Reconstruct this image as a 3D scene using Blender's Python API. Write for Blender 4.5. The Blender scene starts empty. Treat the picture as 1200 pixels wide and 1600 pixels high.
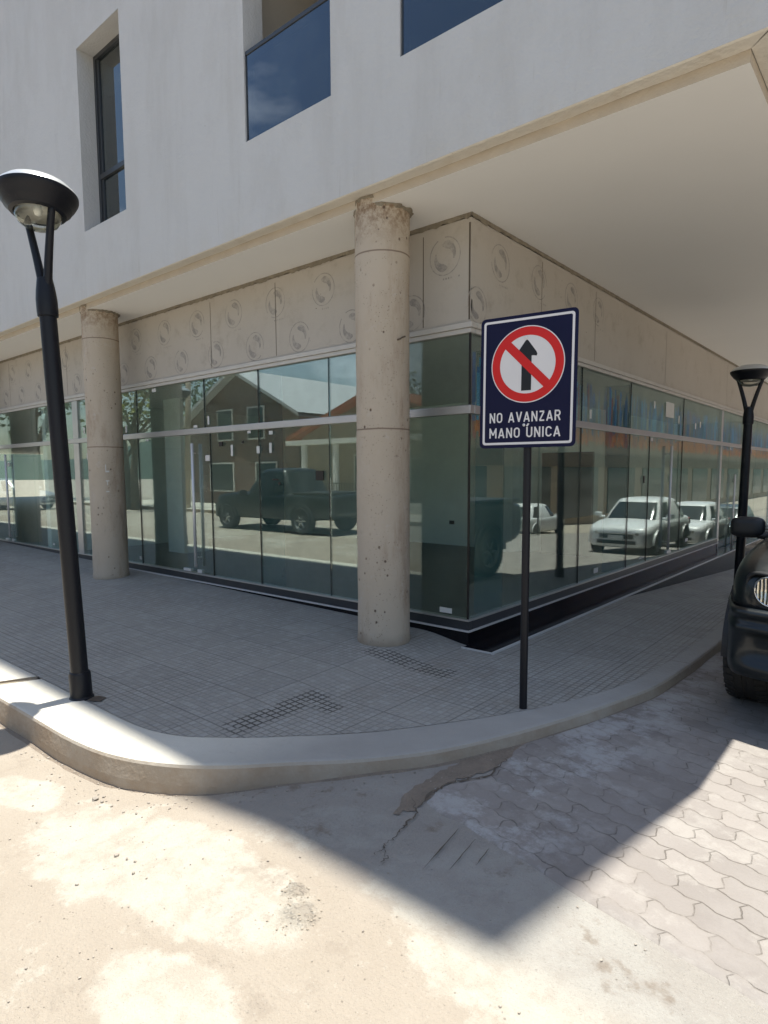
import bpy, bmesh, math, random
from mathutils import Vector, Matrix
R = math.radians
random.seed(7)
sc = bpy.context.scene
C = sc.collection

# ------------------------------------------------------------------ camera
cam = bpy.data.cameras.new('camera')
cam.sensor_fit = 'HORIZONTAL'; cam.sensor_width = 36.0
cam.lens = 983.72/1200*36.0
cam.shift_y = (834.23-800)/1200
cam.clip_start = 0.05; cam.clip_end = 3000
co = bpy.data.objects.new('camera', cam); C.objects.link(co)
r_ = Vector((0.76336243, 0.6459558, -0.00434808)); u_ = Vector((-0.05857961, 0.07592704, 0.99539114)); d_ = Vector((-0.64330881, 0.75958949, -0.09579969))
m = Matrix.Identity(4)
for i in range(3):
    m[i][0] = r_[i]; m[i][1] = u_[i]; m[i][2] = -d_[i]
m[0][3], m[1][3], m[2][3] = 2.89212, -4.53125, 1.67
co.matrix_world = m
sc.camera = co

# ------------------------------------------------------------------ light
SUN = Vector((0.280, 2.05, 17.4)).normalized()
elev = math.asin(SUN.z); az = math.atan2(SUN.x, SUN.y)
w = bpy.data.worlds.new("World"); sc.world = w; w.use_nodes = True
nt = w.node_tree; nt.nodes.clear()
out = nt.nodes.new('ShaderNodeOutputWorld'); bg = nt.nodes.new('ShaderNodeBackground')
sky = nt.nodes.new('ShaderNodeTexSky'); sky.sky_type = 'NISHITA'; sky.sun_disc = False
sky.sun_elevation = elev; sky.sun_rotation = az; sky.air_density = 1.2; sky.dust_density = 1.2
tc = nt.nodes.new('ShaderNodeTexCoord'); mp = nt.nodes.new('ShaderNodeMapping'); mp.inputs['Scale'].default_value = (1, 1, 3.0)
nz = nt.nodes.new('ShaderNodeTexNoise'); nz.inputs['Scale'].default_value = 2.6; nz.inputs['Detail'].default_value = 8; nz.inputs['Roughness'].default_value = 0.6
cr = nt.nodes.new('ShaderNodeValToRGB'); cr.color_ramp.elements[0].position = 0.56; cr.color_ramp.elements[1].position = 0.80
mx = nt.nodes.new('ShaderNodeMix'); mx.data_type = 'RGBA'; mx.inputs[7].default_value = (9, 9.6, 10.5, 1)
nt.links.new(tc.outputs['Generated'], mp.inputs[0]); nt.links.new(mp.outputs[0], nz.inputs['Vector']); nt.links.new(nz.outputs['Fac'], cr.inputs[0])
nt.links.new(cr.outputs[0], mx.inputs[0]); nt.links.new(sky.outputs[0], mx.inputs[6]); nt.links.new(mx.outputs[2], bg.inputs[0])
bg.inputs[1].default_value = 0.10
nt.links.new(bg.outputs[0], out.inputs[0])
sl = bpy.data.lights.new('sun', 'SUN'); sl.energy = 5.0; sl.angle = R(0.53); sl.color = (1, 0.965, 0.885)
so = bpy.data.objects.new('sun', sl); C.objects.link(so); so.rotation_euler = SUN.to_track_quat('Z', 'Y').to_euler()
sc.view_settings.view_transform = 'Standard'; sc.view_settings.look = 'None'
sc.view_settings.exposure = 0.80; sc.view_settings.gamma = 1
sc.render.engine = 'CYCLES'
sc.cycles.max_bounces = 10; sc.cycles.transparent_max_bounces = 20; sc.cycles.diffuse_bounces = 7; sc.cycles.glossy_bounces = 6
sc.cycles.use_denoising = True; sc.cycles.caustics_reflective = False; sc.cycles.caustics_refractive = False

# ------------------------------------------------------------------ node helper
class N:
    def __init__(s, name):
        s.m = bpy.data.materials.new(name); s.m.use_nodes = True; s.t = s.m.node_tree; s.t.nodes.clear()
        s.o = s.t.nodes.new('ShaderNodeOutputMaterial')
        s.b = s.t.nodes.new('ShaderNodeBsdfPrincipled'); s.t.links.new(s.b.outputs[0], s.o.inputs[0])
        s.tc = s.t.nodes.new('ShaderNodeTexCoord'); s.P = s.tc.outputs['Object']
    def put(s, sock, v):
        if isinstance(v, bpy.types.NodeSocket): s.t.links.new(v, sock)
        else:
            if isinstance(v, tuple) and len(v) == 3 and sock.type == 'RGBA': v = (*v, 1)
            sock.default_value = v
    def set(s, **k):
        for a, v in k.items(): s.put(s.b.inputs[a.replace('_', ' ')], v)
        return s
    def math(s, op, a, b=None, c=None, clamp=False):
        n = s.t.nodes.new('ShaderNodeMath'); n.operation = op; n.use_clamp = clamp
        s.put(n.inputs[0], a)
        if b is not None: s.put(n.inputs[1], b)
        if c is not None: s.put(n.inputs[2], c)
        return n.outputs[0]
    def mapping(s, scale=(1, 1, 1), rot=(0, 0, 0), loc=(0, 0, 0), v=None):
        n = s.t.nodes.new('ShaderNodeMapping'); s.put(n.inputs[0], v or s.P)
        n.inputs['Scale'].default_value = scale; n.inputs['Rotation'].default_value = rot; n.inputs['Location'].default_value = loc
        return n.outputs[0]
    def noise(s, scale, detail=4, rough=0.55, v=None, dist=0):
        n = s.t.nodes.new('ShaderNodeTexNoise'); s.put(n.inputs['Vector'], v or s.P)
        n.inputs['Scale'].default_value = scale; n.inputs['Detail'].default_value = detail; n.inputs['Roughness'].default_value = rough; n.inputs['Distortion'].default_value = dist
        return n.outputs['Fac']
    def white(s, v):
        n = s.t.nodes.new('ShaderNodeTexWhiteNoise'); s.put(n.inputs['Vector'], v); return n.outputs['Value']
    def voro(s, scale, feature='F1', v=None, rnd=1.0):
        n = s.t.nodes.new('ShaderNodeTexVoronoi'); n.feature = feature; s.put(n.inputs['Vector'], v or s.P); n.inputs['Scale'].default_value = scale; n.inputs['Randomness'].default_value = rnd
        return n.outputs['Distance']
    def ramp(s, f, a, b, smooth=True):
        n = s.t.nodes.new('ShaderNodeMapRange'); n.interpolation_type = 'SMOOTHSTEP' if smooth else 'LINEAR'; n.clamp = True
        s.put(n.inputs[0], f); n.inputs[1].default_value = a; n.inputs[2].default_value = b
        return n.outputs[0]
    def mix(s, f, a, b, mode='MIX'):
        n = s.t.nodes.new('ShaderNodeMix'); n.data_type = 'RGBA'; n.blend_type = mode
        s.put(n.inputs[0], f); s.put(n.inputs[6], a); s.put(n.inputs[7], b); return n.outputs[2]
    def xyz(s, v=None):
        n = s.t.nodes.new('ShaderNodeSeparateXYZ'); s.put(n.inputs[0], v or s.P); return n.outputs
    def comb(s, x, y, z):
        n = s.t.nodes.new('ShaderNodeCombineXYZ'); s.put(n.inputs[0], x); s.put(n.inputs[1], y); s.put(n.inputs[2], z); return n.outputs[0]
    def bump(s, h, dist=0.01, strength=1.0):
        n = s.t.nodes.new('ShaderNodeBump'); s.put(n.inputs['Height'], h); n.inputs['Distance'].default_value = dist; n.inputs['Strength'].default_value = strength
        s.t.links.new(n.outputs[0], s.b.inputs['Normal']); return s
    def tri(s, x, period):
        return s.math('PINGPONG', x, period/2)

def simple(name, col, rough=0.6, metal=0.0, var=0.12, scale=6, bump=0.0, spec=None, bscale=60):
    n = N(name)
    f = n.noise(scale, 5)
    dark = tuple(c*(1-var) for c in col); lite = tuple(min(1, c*(1+var)) for c in col)
    n.set(Base_Color=n.mix(f, dark, lite), Roughness=rough, Metallic=metal)
    if spec is not None: n.b.inputs['Specular IOR Level'].default_value = spec
    if bump: n.bump(n.noise(bscale, 4), bump)
    return n.m

M = {}
def MAT():
    # painted render wall
    n = N('rendered_wall')
    v = n.mapping(scale=(1, 1, 0.16))
    st = n.ramp(n.noise(2.2, 6, 0.65, v), 0.48, 0.80)
    big = n.noise(0.7, 4); fine = n.noise(38, 4, 0.6)
    c = n.mix(big, (0.50, 0.505, 0.505), (0.575, 0.58, 0.58))
    c = n.mix(n.math('MULTIPLY', st, 0.35), c, (0.38, 0.37, 0.35))
    z = n.xyz()[2]
    low = n.math('MULTIPLY', n.math('SUBTRACT', 1.0, n.ramp(z, 3.79, 4.15)), n.ramp(n.noise(3, 6, 0.7, v), 0.35, 0.75))
    c = n.mix(n.math('MULTIPLY', low, 0.35), c, (0.50, 0.46, 0.38))
    spots = n.math('SUBTRACT', 1.0, n.ramp(n.voro(5.0), 0.012, 0.03))
    spots = n.math('MULTIPLY', spots, n.ramp(n.noise(1.3, 3), 0.52, 0.62))
    c = n.mix(spots, c, (0.22, 0.18, 0.14))
    tro = n.ramp(n.noise(1.1, 7, 0.7, n.mapping(scale=(1, 1, 0.5), loc=(4, 4, 4))), 0.50, 0.62); c = n.mix(n.math('MULTIPLY', tro, 0.16), c, (0.40, 0.39, 0.37))
    drp = n.ramp(n.noise(16, 4, 0.7, n.mapping(scale=(1, 1, 0.05))), 0.60, 0.72); c = n.mix(n.math('MULTIPLY', n.math('MULTIPLY', drp, n.math('SUBTRACT', 1.0, n.ramp(z, 3.9, 4.7))), 0.30), c, (0.34, 0.31, 0.27))
    n.set(Base_Color=c, Roughness=0.85)
    n.bump(n.math('ADD', n.math('MULTIPLY', fine, 0.9), n.math('ADD', n.noise(7, 4), n.math('MULTIPLY', n.noise(1.6, 3), 1.5))), 0.008, 0.9)
    M['wall'] = n.m
    n = N('lip_plaster')
    st = n.ramp(n.noise(5, 7, 0.7), 0.5, 0.8); sp = n.ramp(n.noise(22, 5, 0.75), 0.66, 0.74)
    c = n.mix(n.noise(1.2, 3), (0.66, 0.62, 0.54), (0.72, 0.69, 0.62)); c = n.mix(n.math('MULTIPLY', st, 0.45), c, (0.55, 0.46, 0.34)); c = n.mix(n.math('MULTIPLY', sp, 0.6), c, (0.18, 0.13, 0.09))
    n.set(Base_Color=c, Roughness=0.85).bump(n.noise(25, 4), 0.008)
    M['lip'] = n.m
    M['step'] = simple('soffit_edge_plaster', (0.50, 0.44, 0.36), 0.85, var=0.15, bump=0.004)
    n = N('soffit_board')
    c = n.mix(n.noise(0.8, 5, 0.6), (0.83, 0.83, 0.81), (0.88, 0.88, 0.855))
    n.set(Base_Color=c, Roughness=0.8).bump(n.noise(1.5, 3), 0.012, 0.5)
    M['soffit'] = n.m
    # bare concrete column
    n = N('column_concrete')
    pores = n.math('SUBTRACT', 1.0, n.ramp(n.voro(15, v=n.mapping(scale=(1, 1, 0.8))), 0.10, 0.18))
    pores = n.math('MULTIPLY', pores, n.ramp(n.noise(2.6, 4, 0.7), 0.46, 0.60))
    pores2 = n.math('MULTIPLY', n.math('SUBTRACT', 1.0, n.ramp(n.voro(48), 0.10, 0.20)), n.ramp(n.noise(5, 3), 0.42, 0.56))
    scr = n.math('MULTIPLY', n.ramp(n.noise(9, 6, 0.8, n.mapping(scale=(1.4, 1.4, 0.5))), 0.64, 0.70), n.ramp(n.noise(1.6, 3), 0.38, 0.55))
    c = n.mix(n.noise(1.6, 6, 0.6), (0.44, 0.365, 0.275), (0.52, 0.45, 0.36))
    c = n.mix(n.ramp(n.noise(4, 6, 0.7, n.mapping(scale=(1, 1, 0.3))), 0.5, 0.75), c, (0.36, 0.275, 0.20))
    c = n.mix(n.ramp(n.noise(7, 5, 0.7), 0.58, 0.75), c, (0.50, 0.45, 0.38))
    z = n.xyz()[2]
    for zz in (2.03, 3.42):
        wob = n.math('ADD', z, n.math('MULTIPLY', n.math('SUBTRACT', n.noise(3, 3), 0.5), 0.02))
        ln = n.math('SUBTRACT', 1.0, n.ramp(n.math('ABSOLUTE', n.math('SUBTRACT', wob, zz)), 0.003, 0.009))
        c = n.mix(n.math('MULTIPLY', ln, 0.75), c, (0.14, 0.09, 0.06))
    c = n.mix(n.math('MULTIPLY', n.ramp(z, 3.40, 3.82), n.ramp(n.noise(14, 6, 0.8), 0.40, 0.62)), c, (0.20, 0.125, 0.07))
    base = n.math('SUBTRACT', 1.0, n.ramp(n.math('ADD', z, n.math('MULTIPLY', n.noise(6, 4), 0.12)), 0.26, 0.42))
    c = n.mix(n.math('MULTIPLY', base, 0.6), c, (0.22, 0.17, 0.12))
    c = n.mix(n.math('MULTIPLY', pores, 0.85), c, (0.09, 0.055, 0.035)); c = n.mix(n.math('MULTIPLY', pores2, 0.6), c, (0.12, 0.08, 0.05)); c = n.mix(n.math('MULTIPLY', scr, 0.6), c, (0.10, 0.065, 0.045))
    n.set(Base_Color=c, Roughness=0.8)
    n.bump(n.math('SUBTRACT', n.noise(12, 5), n.math('MULTIPLY', n.math('ADD', pores, pores2), 0.8)), 0.006)
    M['column'] = n.m
    # fascia backing board
    n = N('backing_board')
    c = n.mix(n.noise(1.0, 6, 0.65), (0.43, 0.395, 0.345), (0.51, 0.475, 0.425))
    c = n.mix(n.ramp(n.noise(3, 7, 0.75), 0.5, 0.72), c, (0.39, 0.35, 0.30))
    sp = n.math('MULTIPLY', n.math('SUBTRACT', 1.0, n.ramp(n.voro(9), 0.035, 0.07)), n.ramp(n.noise(2, 2), 0.52, 0.6))
    c = n.mix(sp, c, (0.15, 0.11, 0.08))
    n.set(Base_Color=c, Roughness=0.75).bump(n.noise(30, 4), 0.002)
    M['board'] = n.m
    n = N('board_print')
    f = n.ramp(n.noise(11, 6, 0.75), 0.34, 0.62)
    n.set(Base_Color=n.mix(f, (0.44, 0.405, 0.36), (0.27, 0.255, 0.24)), Roughness=0.75)
    M['print'] = n.m
    M['joint'] = simple('board_joint', (0.10, 0.08, 0.06), 0.9, var=0.4)
    M['mortar'] = simple('mortar_joint', (0.24, 0.21, 0.16), 0.95, var=0.5, scale=9, bump=0.01, bscale=25)
    M['alu'] = simple('aluminium', (0.55, 0.55, 0.54), 0.38, 0.75, var=0.1)
    M['aluwhite'] = simple('aluminium_trim', (0.55, 0.53, 0.49), 0.5, 0.1, var=0.12)
    M['dkalu'] = simple('dark_aluminium', (0.055, 0.06, 0.066), 0.35, 0.4)
    M['steel'] = simple('brushed_steel', (0.72, 0.72, 0.71), 0.38, 0.35, var=0.05)
    # granite
    n = N('black_granite')
    sp = n.ramp(n.noise(160, 3, 0.7), 0.62, 0.75)
    n.set(Base_Color=n.mix(sp, (0.006, 0.006, 0.008), (0.05, 0.05, 0.06)), Roughness=0.14)
    n.b.inputs['Specular IOR Level'].default_value = 0.35
    M['granite'] = n.m
    M['nosing'] = simple('step_nosing', (0.62, 0.61, 0.60), 0.5, 0.2)
    # thin glass
    def glass(name, tint, boost, ior=1.5, refl=(0.92, 0.97, 0.97)):
        n = N(name); t = n.t
        t.nodes.remove(n.b)
        tr = t.nodes.new('ShaderNodeBsdfTransparent'); tr.inputs[0].default_value = (*tint, 1)
        gl = t.nodes.new('ShaderNodeBsdfGlossy'); gl.inputs['Roughness'].default_value = 0.0; gl.inputs[0].default_value = (*refl, 1)
        fr = t.nodes.new('ShaderNodeFresnel'); fr.inputs[0].default_value = ior
        bp = t.nodes.new('ShaderNodeBump'); bp.inputs['Distance'].default_value = 0.002; bp.inputs['Strength'].default_value = 0.10
        t.links.new(n.noise(0.9, 1, 0.4), bp.inputs['Height'])
        t.links.new(bp.outputs[0], gl.inputs['Normal'])
        f = n.math('MULTIPLY', fr.outputs[0], boost, clamp=True)
        ms = t.nodes.new('ShaderNodeMixShader'); t.links.new(f, ms.inputs[0]); t.links.new(tr.outputs[0], ms.inputs[1]); t.links.new(gl.outputs[0], ms.inputs[2])
        # faint dust film
        df = t.nodes.new('ShaderNodeBsdfDiffuse'); df.inputs[0].default_value = (0.42, 0.52, 0.48, 1)
        dust = n.math('ADD', n.math('MULTIPLY', n.ramp(n.noise(2.5, 6, 0.7), 0.35, 0.8), 0.05), 0.008 if name.startswith('store') else 0.0)
        m2 = t.nodes.new('ShaderNodeMixShader'); t.links.new(dust, m2.inputs[0]); t.links.new(ms.outputs[0], m2.inputs[1]); t.links.new(df.outputs[0], m2.inputs[2])
        t.links.new(m2.outputs[0], n.o.inputs[0])
        return n.m
    M['glass'] = glass('storefront_glass', (0.90, 0.95, 0.93), 0.42)
    M['bglass'] = glass('blue_balustrade_glass', (0.42, 0.54, 0.70), 2.6, refl=(0.8, 0.9, 1.0))
    M['wglass'] = glass('window_glass', (0.40, 0.43, 0.48), 2.0)
    M['clear'] = glass('clear_bowl', (0.9, 0.92, 0.9), 1.2)
    M['carglass'] = glass('car_glass', (0.16, 0.18, 0.17), 1.6)
    n = N('glass_edge'); n.set(Base_Color=(0.10, 0.26, 0.25), Roughness=0.2); M['gedge'] = n.m
    n = N('glass_fin'); n.set(Base_Color=n.mix(n.noise(2), (0.07, 0.16, 0.17), (0.10, 0.22, 0.22)), Roughness=0.15); n.b.inputs['Alpha'].default_value = 0.72; M['fin'] = n.m
    M['inwall'] = simple('interior_wall', (0.72, 0.80, 0.77), 0.8, var=0.06, scale=1.5)
    M['infloor'] = simple('interior_floor', (0.085, 0.085, 0.08), 0.4, var=0.25, scale=2)
    M['inceil'] = simple('interior_ceiling', (0.8, 0.82, 0.8), 0.8, var=0.05)
    M['infascia'] = simple('interior_render', (0.46, 0.42, 0.36), 0.8, var=0.08)
    # kerb concrete
    n = N('kerb_concrete')
    c = n.mix(n.noise(2.5, 6, 0.6), (0.54, 0.51, 0.43), (0.64, 0.61, 0.53))
    st = n.ramp(n.noise(6, 6, 0.75), 0.60, 0.74)
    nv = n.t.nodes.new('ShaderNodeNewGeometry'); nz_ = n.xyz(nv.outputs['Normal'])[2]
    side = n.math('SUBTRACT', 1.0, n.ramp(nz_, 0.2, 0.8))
    c = n.mix(n.math('MULTIPLY', side, n.math('ADD', 0.55, n.math('MULTIPLY', n.ramp(n.noise(3, 6, 0.7), 0.2, 0.7), 0.45))), c, (0.345, 0.26, 0.175))  # upright faces coloured brown for their shade and warm ground bounce
    c = n.mix(n.math('MULTIPLY', st, 0.4), c, (0.27, 0.23, 0.18))
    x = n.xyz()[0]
    c = n.mix(n.math('MULTIPLY', n.math('MULTIPLY', n.ramp(x, -0.2, 0.6), 0.9), n.math('SUBTRACT', 1.0, n.math('MULTIPLY', side, 0.75))), c, n.mix(n.noise(5, 5), (0.27, 0.257, 0.232), (0.36, 0.343, 0.315)))  # painted shade: darker grey along the stretch in the building's shadow
    n.set(Base_Color=c, Roughness=0.85).bump(n.math('ADD', n.noise(40, 4), n.noise(6, 4)), 0.004)
    M['kerb'] = n.m
    # sidewalk tiles: 40 cm tiles with 5 cm panes
    n = N('pavement_tiles')
    X, Y, Z = n.xyz()
    wob = n.math('MULTIPLY', n.math('SUBTRACT', n.noise(1.2, 2), 0.5), 0.01)
    Xs = n.math('ADD', X, wob); Ys = n.math('ADD', Y, wob)
    def line(c_, per, wd, soft):
        a = n.math('DIVIDE', c_, per); f_ = n.math('SUBTRACT', a, n.math('FLOOR', a)); dd = n.math('MULTIPLY', n.math('MINIMUM', f_, n.math('SUBTRACT', 1.0, f_)), per)
        return n.math('SUBTRACT', 1.0, n.ramp(dd, wd, wd+soft))
    small = n.math('MAXIMUM', line(Xs, 0.05, 0.002, 0.005), line(Ys, 0.05, 0.002, 0.005))
    big = n.math('MAXIMUM', line(Xs, 0.4, 0.003, 0.004), line(Ys, 0.4, 0.003, 0.004))
    tid = n.comb(n.math('FLOOR', n.math('DIVIDE', Xs, 0.4)), n.math('FLOOR', n.math('DIVIDE', Ys, 0.4)), 0.0)
    tv = n.white(tid)
    dirt = n.ramp(n.noise(1.1, 6, 0.7, dist=0.4), 0.36, 0.62)
    worn = n.ramp(n.noise(2.2, 5, 0.65), 0.35, 0.62)
    c = n.mix(n.noise(1.7, 6, 0.7), (0.285, 0.272, 0.24), (0.39, 0.37, 0.33))
    c = n.mix(n.math('MULTIPLY', n.math('SUBTRACT', tv, 0.15), 0.4), c, (0.24, 0.23, 0.205))
    c = n.mix(n.ramp(n.noise(0.6, 6, 0.75), 0.55, 0.72), c, (0.29, 0.26, 0.215))
    pid = n.white(n.comb(n.math('FLOOR', n.math('DIVIDE', Xs, 0.05)), n.math('FLOOR', n.math('DIVIDE', Ys, 0.05)), 1.0))
    c = n.mix(n.math('MULTIPLY', n.ramp(pid, 0.5, 1.0), 0.30), c, (0.46, 0.45, 0.42))
    def box(x0, x1, y0, y1, s=0.04):
        a = n.math('MULTIPLY', n.ramp(X, x0-s, x0+s), n.math('SUBTRACT', 1.0, n.ramp(X, x1-s, x1+s)))
        b = n.math('MULTIPLY', n.ramp(Y, y0-s, y0+s), n.math('SUBTRACT', 1.0, n.ramp(Y, y1-s, y1+s)))
        return n.math('MULTIPLY', a, b)
    wetgap = n.math('MAXIMUM', box(-0.22, -0.02, -2.42, -1.62), box(-0.05, 0.17, -1.85, -1.68))
    wetgap = n.math('MAXIMUM', wetgap, box(-0.5, 0.35, -0.85, -0.62))
    wetgap = n.math('MULTIPLY', wetgap, n.ramp(n.noise(7, 3), 0.34, 0.42))
    gro = n.math('MULTIPLY', small, n.math('ADD', n.math('MULTIPLY', dirt, 0.30), 0.14))
    wide = n.math('MAXIMUM', line(Xs, 0.05, 0.0045, 0.004), line(Ys, 0.05, 0.0045, 0.004))
    gro = n.math('MAXIMUM', gro, n.math('MULTIPLY', wide, wetgap))
    gro = n.math('MAXIMUM', gro, n.math('MULTIPLY', big, 0.55))
    c = n.mix(n.math('MULTIPLY', gro, 0.9), c, (0.045, 0.038, 0.03))
    n.set(Base_Color=c, Roughness=n.math('ADD', 0.5, n.math('MULTIPLY', n.noise(3, 3), 0.35)))
    n.bump(n.math('SUBTRACT', n.math('ADD', n.math('MULTIPLY', n.noise(90, 3), 0.25), n.math('MULTIPLY', tv, 0.15)), n.math('MULTIPLY', small, 0.8)), 0.004)
    M['tiles'] = n.m
    # old concrete / dirt road
    n = N('road_concrete')
    X, Y, Z = n.xyz()
    nx1 = n.math('SUBTRACT', n.noise(2.3, 7, 0.68), 0.5); nx2 = n.math('SUBTRACT', n.noise(2.6, 7, 0.68, n.mapping(loc=(4, 8, 1))), 0.5)
    def ell(cx_, cy_, rx, ry, ang=0, k=0.9):
        dx_ = n.math('ADD', n.math('SUBTRACT', X, cx_), n.math('MULTIPLY', nx1, k*ry*2)); dy_ = n.math('ADD', n.math('SUBTRACT', Y, cy_), n.math('MULTIPLY', nx2, k*ry*2))
        ca, sa_ = math.cos(R(ang)), math.sin(R(ang))
        u = n.math('DIVIDE', n.math('ADD', n.math('MULTIPLY', dx_, ca), n.math('MULTIPLY', dy_, sa_)), rx); v = n.math('DIVIDE', n.math('SUBTRACT', n.math('MULTIPLY', dy_, ca), n.math('MULTIPLY', dx_, sa_)), ry)
        return n.math('SUBTRACT', 1.0, n.ramp(n.math('ADD', n.math('SQRT', n.math('ADD', n.math('MULTIPLY', u, u), n.math('MULTIPLY', v, v))), n.math('MULTIPLY', n.math('SUBTRACT', n.noise(18, 6, 0.8), 0.5), 0.35)), 0.88, 1.10))
    patch = n.math('MAXIMUM', ell(0.50, -3.26, 0.80, 0.29, 8), ell(1.02, -2.60, 0.26, 0.17, 20))
    patch = n.math('MAXIMUM', patch, ell(1.95, -2.72, 0.62, 0.36, -15)); patch = n.math('MAXIMUM', patch, ell(-0.62, -3.34, 0.28, 0.13, 5)); patch = n.math('MAXIMUM', patch, ell(1.25, -3.62, 0.30, 0.16, 0))
    farp = n.math('MULTIPLY', n.ramp(n.noise(0.95, 7, 0.62, n.mapping(loc=(3.1, 1.3, 0)), dist=0.5), 0.47, 0.53), n.math('SUBTRACT', 1.0, n.ramp(Y, -5.2, -4.4)))
    patch = n.math('MAXIMUM', patch, farp)
    brk = n.ramp(n.noise(6.5, 7, 0.72, n.mapping(loc=(3, 3, 3))), 0.36, 0.56)
    brk2 = n.ramp(n.noise(4.0, 7, 0.75, n.mapping(loc=(8, 1, 3))), 0.56, 0.64)
    patch = n.math('MAXIMUM', n.math('MULTIPLY', patch, n.math('ADD', 0.35, n.math('MULTIPLY', brk, 0.65))), n.math('MULTIPLY', brk2, 0.55))
    patch2 = n.ramp(n.noise(2.2, 6, 0.7, n.mapping(loc=(9.1, 4.3, 0))), 0.56, 0.64)
    fine = n.noise(70, 5, 0.7); med = n.noise(14, 6, 0.7)
    c = n.mix(n.noise(2.5, 6, 0.6), (0.325, 0.275, 0.215), (0.40, 0.35, 0.285))
    c = n.mix(patch, c, n.mix(med, (0.41, 0.375, 0.31), (0.50, 0.465, 0.395)))
    c = n.mix(n.math('MULTIPLY', patch2, 0.5), c, (0.28, 0.235, 0.185))
    grain = n.ramp(n.math('ADD', n.voro(62, v=n.mapping(scale=(1, 1.3, 1))), n.math('MULTIPLY', n.noise(9, 5, 0.8), 0.9)), 0.30, 0.62)
    c = n.mix(n.math('MULTIPLY', n.math('SUBTRACT', 1.0, grain), n.math('SUBTRACT', 0.40, n.math('MULTIPLY', patch, 0.32))), c, (0.28, 0.235, 0.185))
    peb = n.math('MULTIPLY', n.math('SUBTRACT', 1.0, n.ramp(n.voro(20), 0.05, 0.11)), n.ramp(n.noise(2, 4), 0.46, 0.6))
    c = n.mix(n.math('MULTIPLY', peb, 0.8), c, (0.19, 0.16, 0.13))
    X, Y, Z = n.xyz()
    # smooth slab by the corner of the kerb, its sky-lit shade painted in as grey
    slab = n.math('MULTIPLY', n.ramp(X, 0.2, 0.45), n.ramp(Y, -2.95, -2.7))
    slab = n.math('MULTIPLY', slab, n.math('SUBTRACT', 1.0, n.ramp(X, 5, 6)))
    c = n.mix(n.math('MULTIPLY', slab, 0.6), c, n.mix(n.noise(3, 6, 0.7), (0.24, 0.235, 0.22), (0.34, 0.33, 0.31)))
    dd = n.math('MULTIPLY', n.ramp(n.noise(3.2, 5, 0.7, n.mapping(loc=(2, 5, 0))), 0.56, 0.66), slab)
    c = n.mix(n.math('MULTIPLY', dd, 0.7), c, (0.20, 0.16, 0.12))
    def spot(cx_, cy_, r0):
        dx_ = n.math('SUBTRACT', X, cx_); dy_ = n.math('SUBTRACT', Y, cy_); d_2 = n.math('SQRT', n.math('ADD', n.math('MULTIPLY', dx_, dx_), n.math('MULTIPLY', dy_, dy_)))
        return n.math('SUBTRACT', 1.0, n.ramp(n.math('ADD', d_2, n.math('MULTIPLY', n.math('SUBTRACT', n.noise(22, 4, 0.7), 0.5), 0.12)), r0*0.4, r0*1.25))
    rub = n.math('MAXIMUM', spot(1.165, -3.02, 0.045), spot(1.265, -3.11, 0.075))
    c = n.mix(n.math('MULTIPLY', rub, 0.30), c, n.mix(n.ramp(n.voro(42), 0.1, 0.5), (0.26, 0.22, 0.165), (0.11, 0.085, 0.06)))
    grit = n.noise(150, 3, 0.8); c = n.mix(n.math('MULTIPLY', n.ramp(grit, 0.56, 0.72), 0.35), c, (0.17, 0.145, 0.115)); c = n.mix(n.math('MULTIPLY', n.ramp(n.noise(120, 3, 0.8, n.mapping(loc=(5, 5, 5))), 0.6, 0.74), 0.30), c, (0.62, 0.60, 0.55))
    n.set(Base_Color=c, Roughness=0.9)
    hgt_ = n.math('ADD', n.math('MULTIPLY', fine, 0.8), n.math('ADD', med, n.math('MULTIPLY', grain, 0.35)))
    n.bump(n.math('SUBTRACT', hgt_, n.math('MULTIPLY', rub, n.math('MULTIPLY', n.ramp(n.voro(42), 0.05, 0.6), 1.1))), 0.013)
    M['road'] = n.m
    # wavy interlocking pavers
    n = N('wavy_pavers')
    v = n.mapping(rot=(0, 0, R(12)))
    X, Y, Z = n.xyz(v)
    jit = n.math('MULTIPLY', n.math('SUBTRACT', n.noise(7, 4), 0.5), 0.03)
    wv = n.math('MULTIPLY', n.math('ADD', n.math('SUBTRACT', n.math('PINGPONG', X, 0.0575), 0.02875), n.math('MULTIPLY', n.math('SINE', n.math('MULTIPLY', X, 2*math.pi/0.115)), -0.011)), 0.28)
    yy = n.math('DIVIDE', n.math('ADD', n.math('ADD', Y, wv), jit), 0.122)
    row = n.math('FLOOR', yy); fy = n.math('SUBTRACT', yy, row)
    zg = n.math('MULTIPLY', n.math('SUBTRACT', n.math('PINGPONG', n.math('ADD', fy, 0.25), 0.5), 0.25), -0.062)
    xx = n.math('DIVIDE', n.math('ADD', n.math('ADD', X, zg), jit), 0.23)
    xx = n.math('ADD', xx, n.math('MULTIPLY', n.math('MODULO', n.math('ABSOLUTE', row), 2.0), 0.5))
    colm = n.math('FLOOR', xx); fx = n.math('SUBTRACT', xx, colm)
    dy = n.math('MULTIPLY', n.math('MINIMUM', fy, n.math('SUBTRACT', 1.0, fy)), 0.122)
    dx = n.math('MULTIPLY', n.math('MINIMUM', fx, n.math('SUBTRACT', 1.0, fx)), 0.23)
    jd = n.math('MINIMUM', dx, dy)
    J = n.math('SUBTRACT', 1.0, n.ramp(n.math('ADD', jd, n.math('MULTIPLY', n.math('SUBTRACT', n.noise(45, 4, 0.7), 0.5), 0.006)), 0.0006, 0.0040))
    halo = n.math('SUBTRACT', 1.0, n.ramp(jd, 0.002, 0.022))
    pv = n.white(n.comb(row, colm, 0.0))
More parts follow.
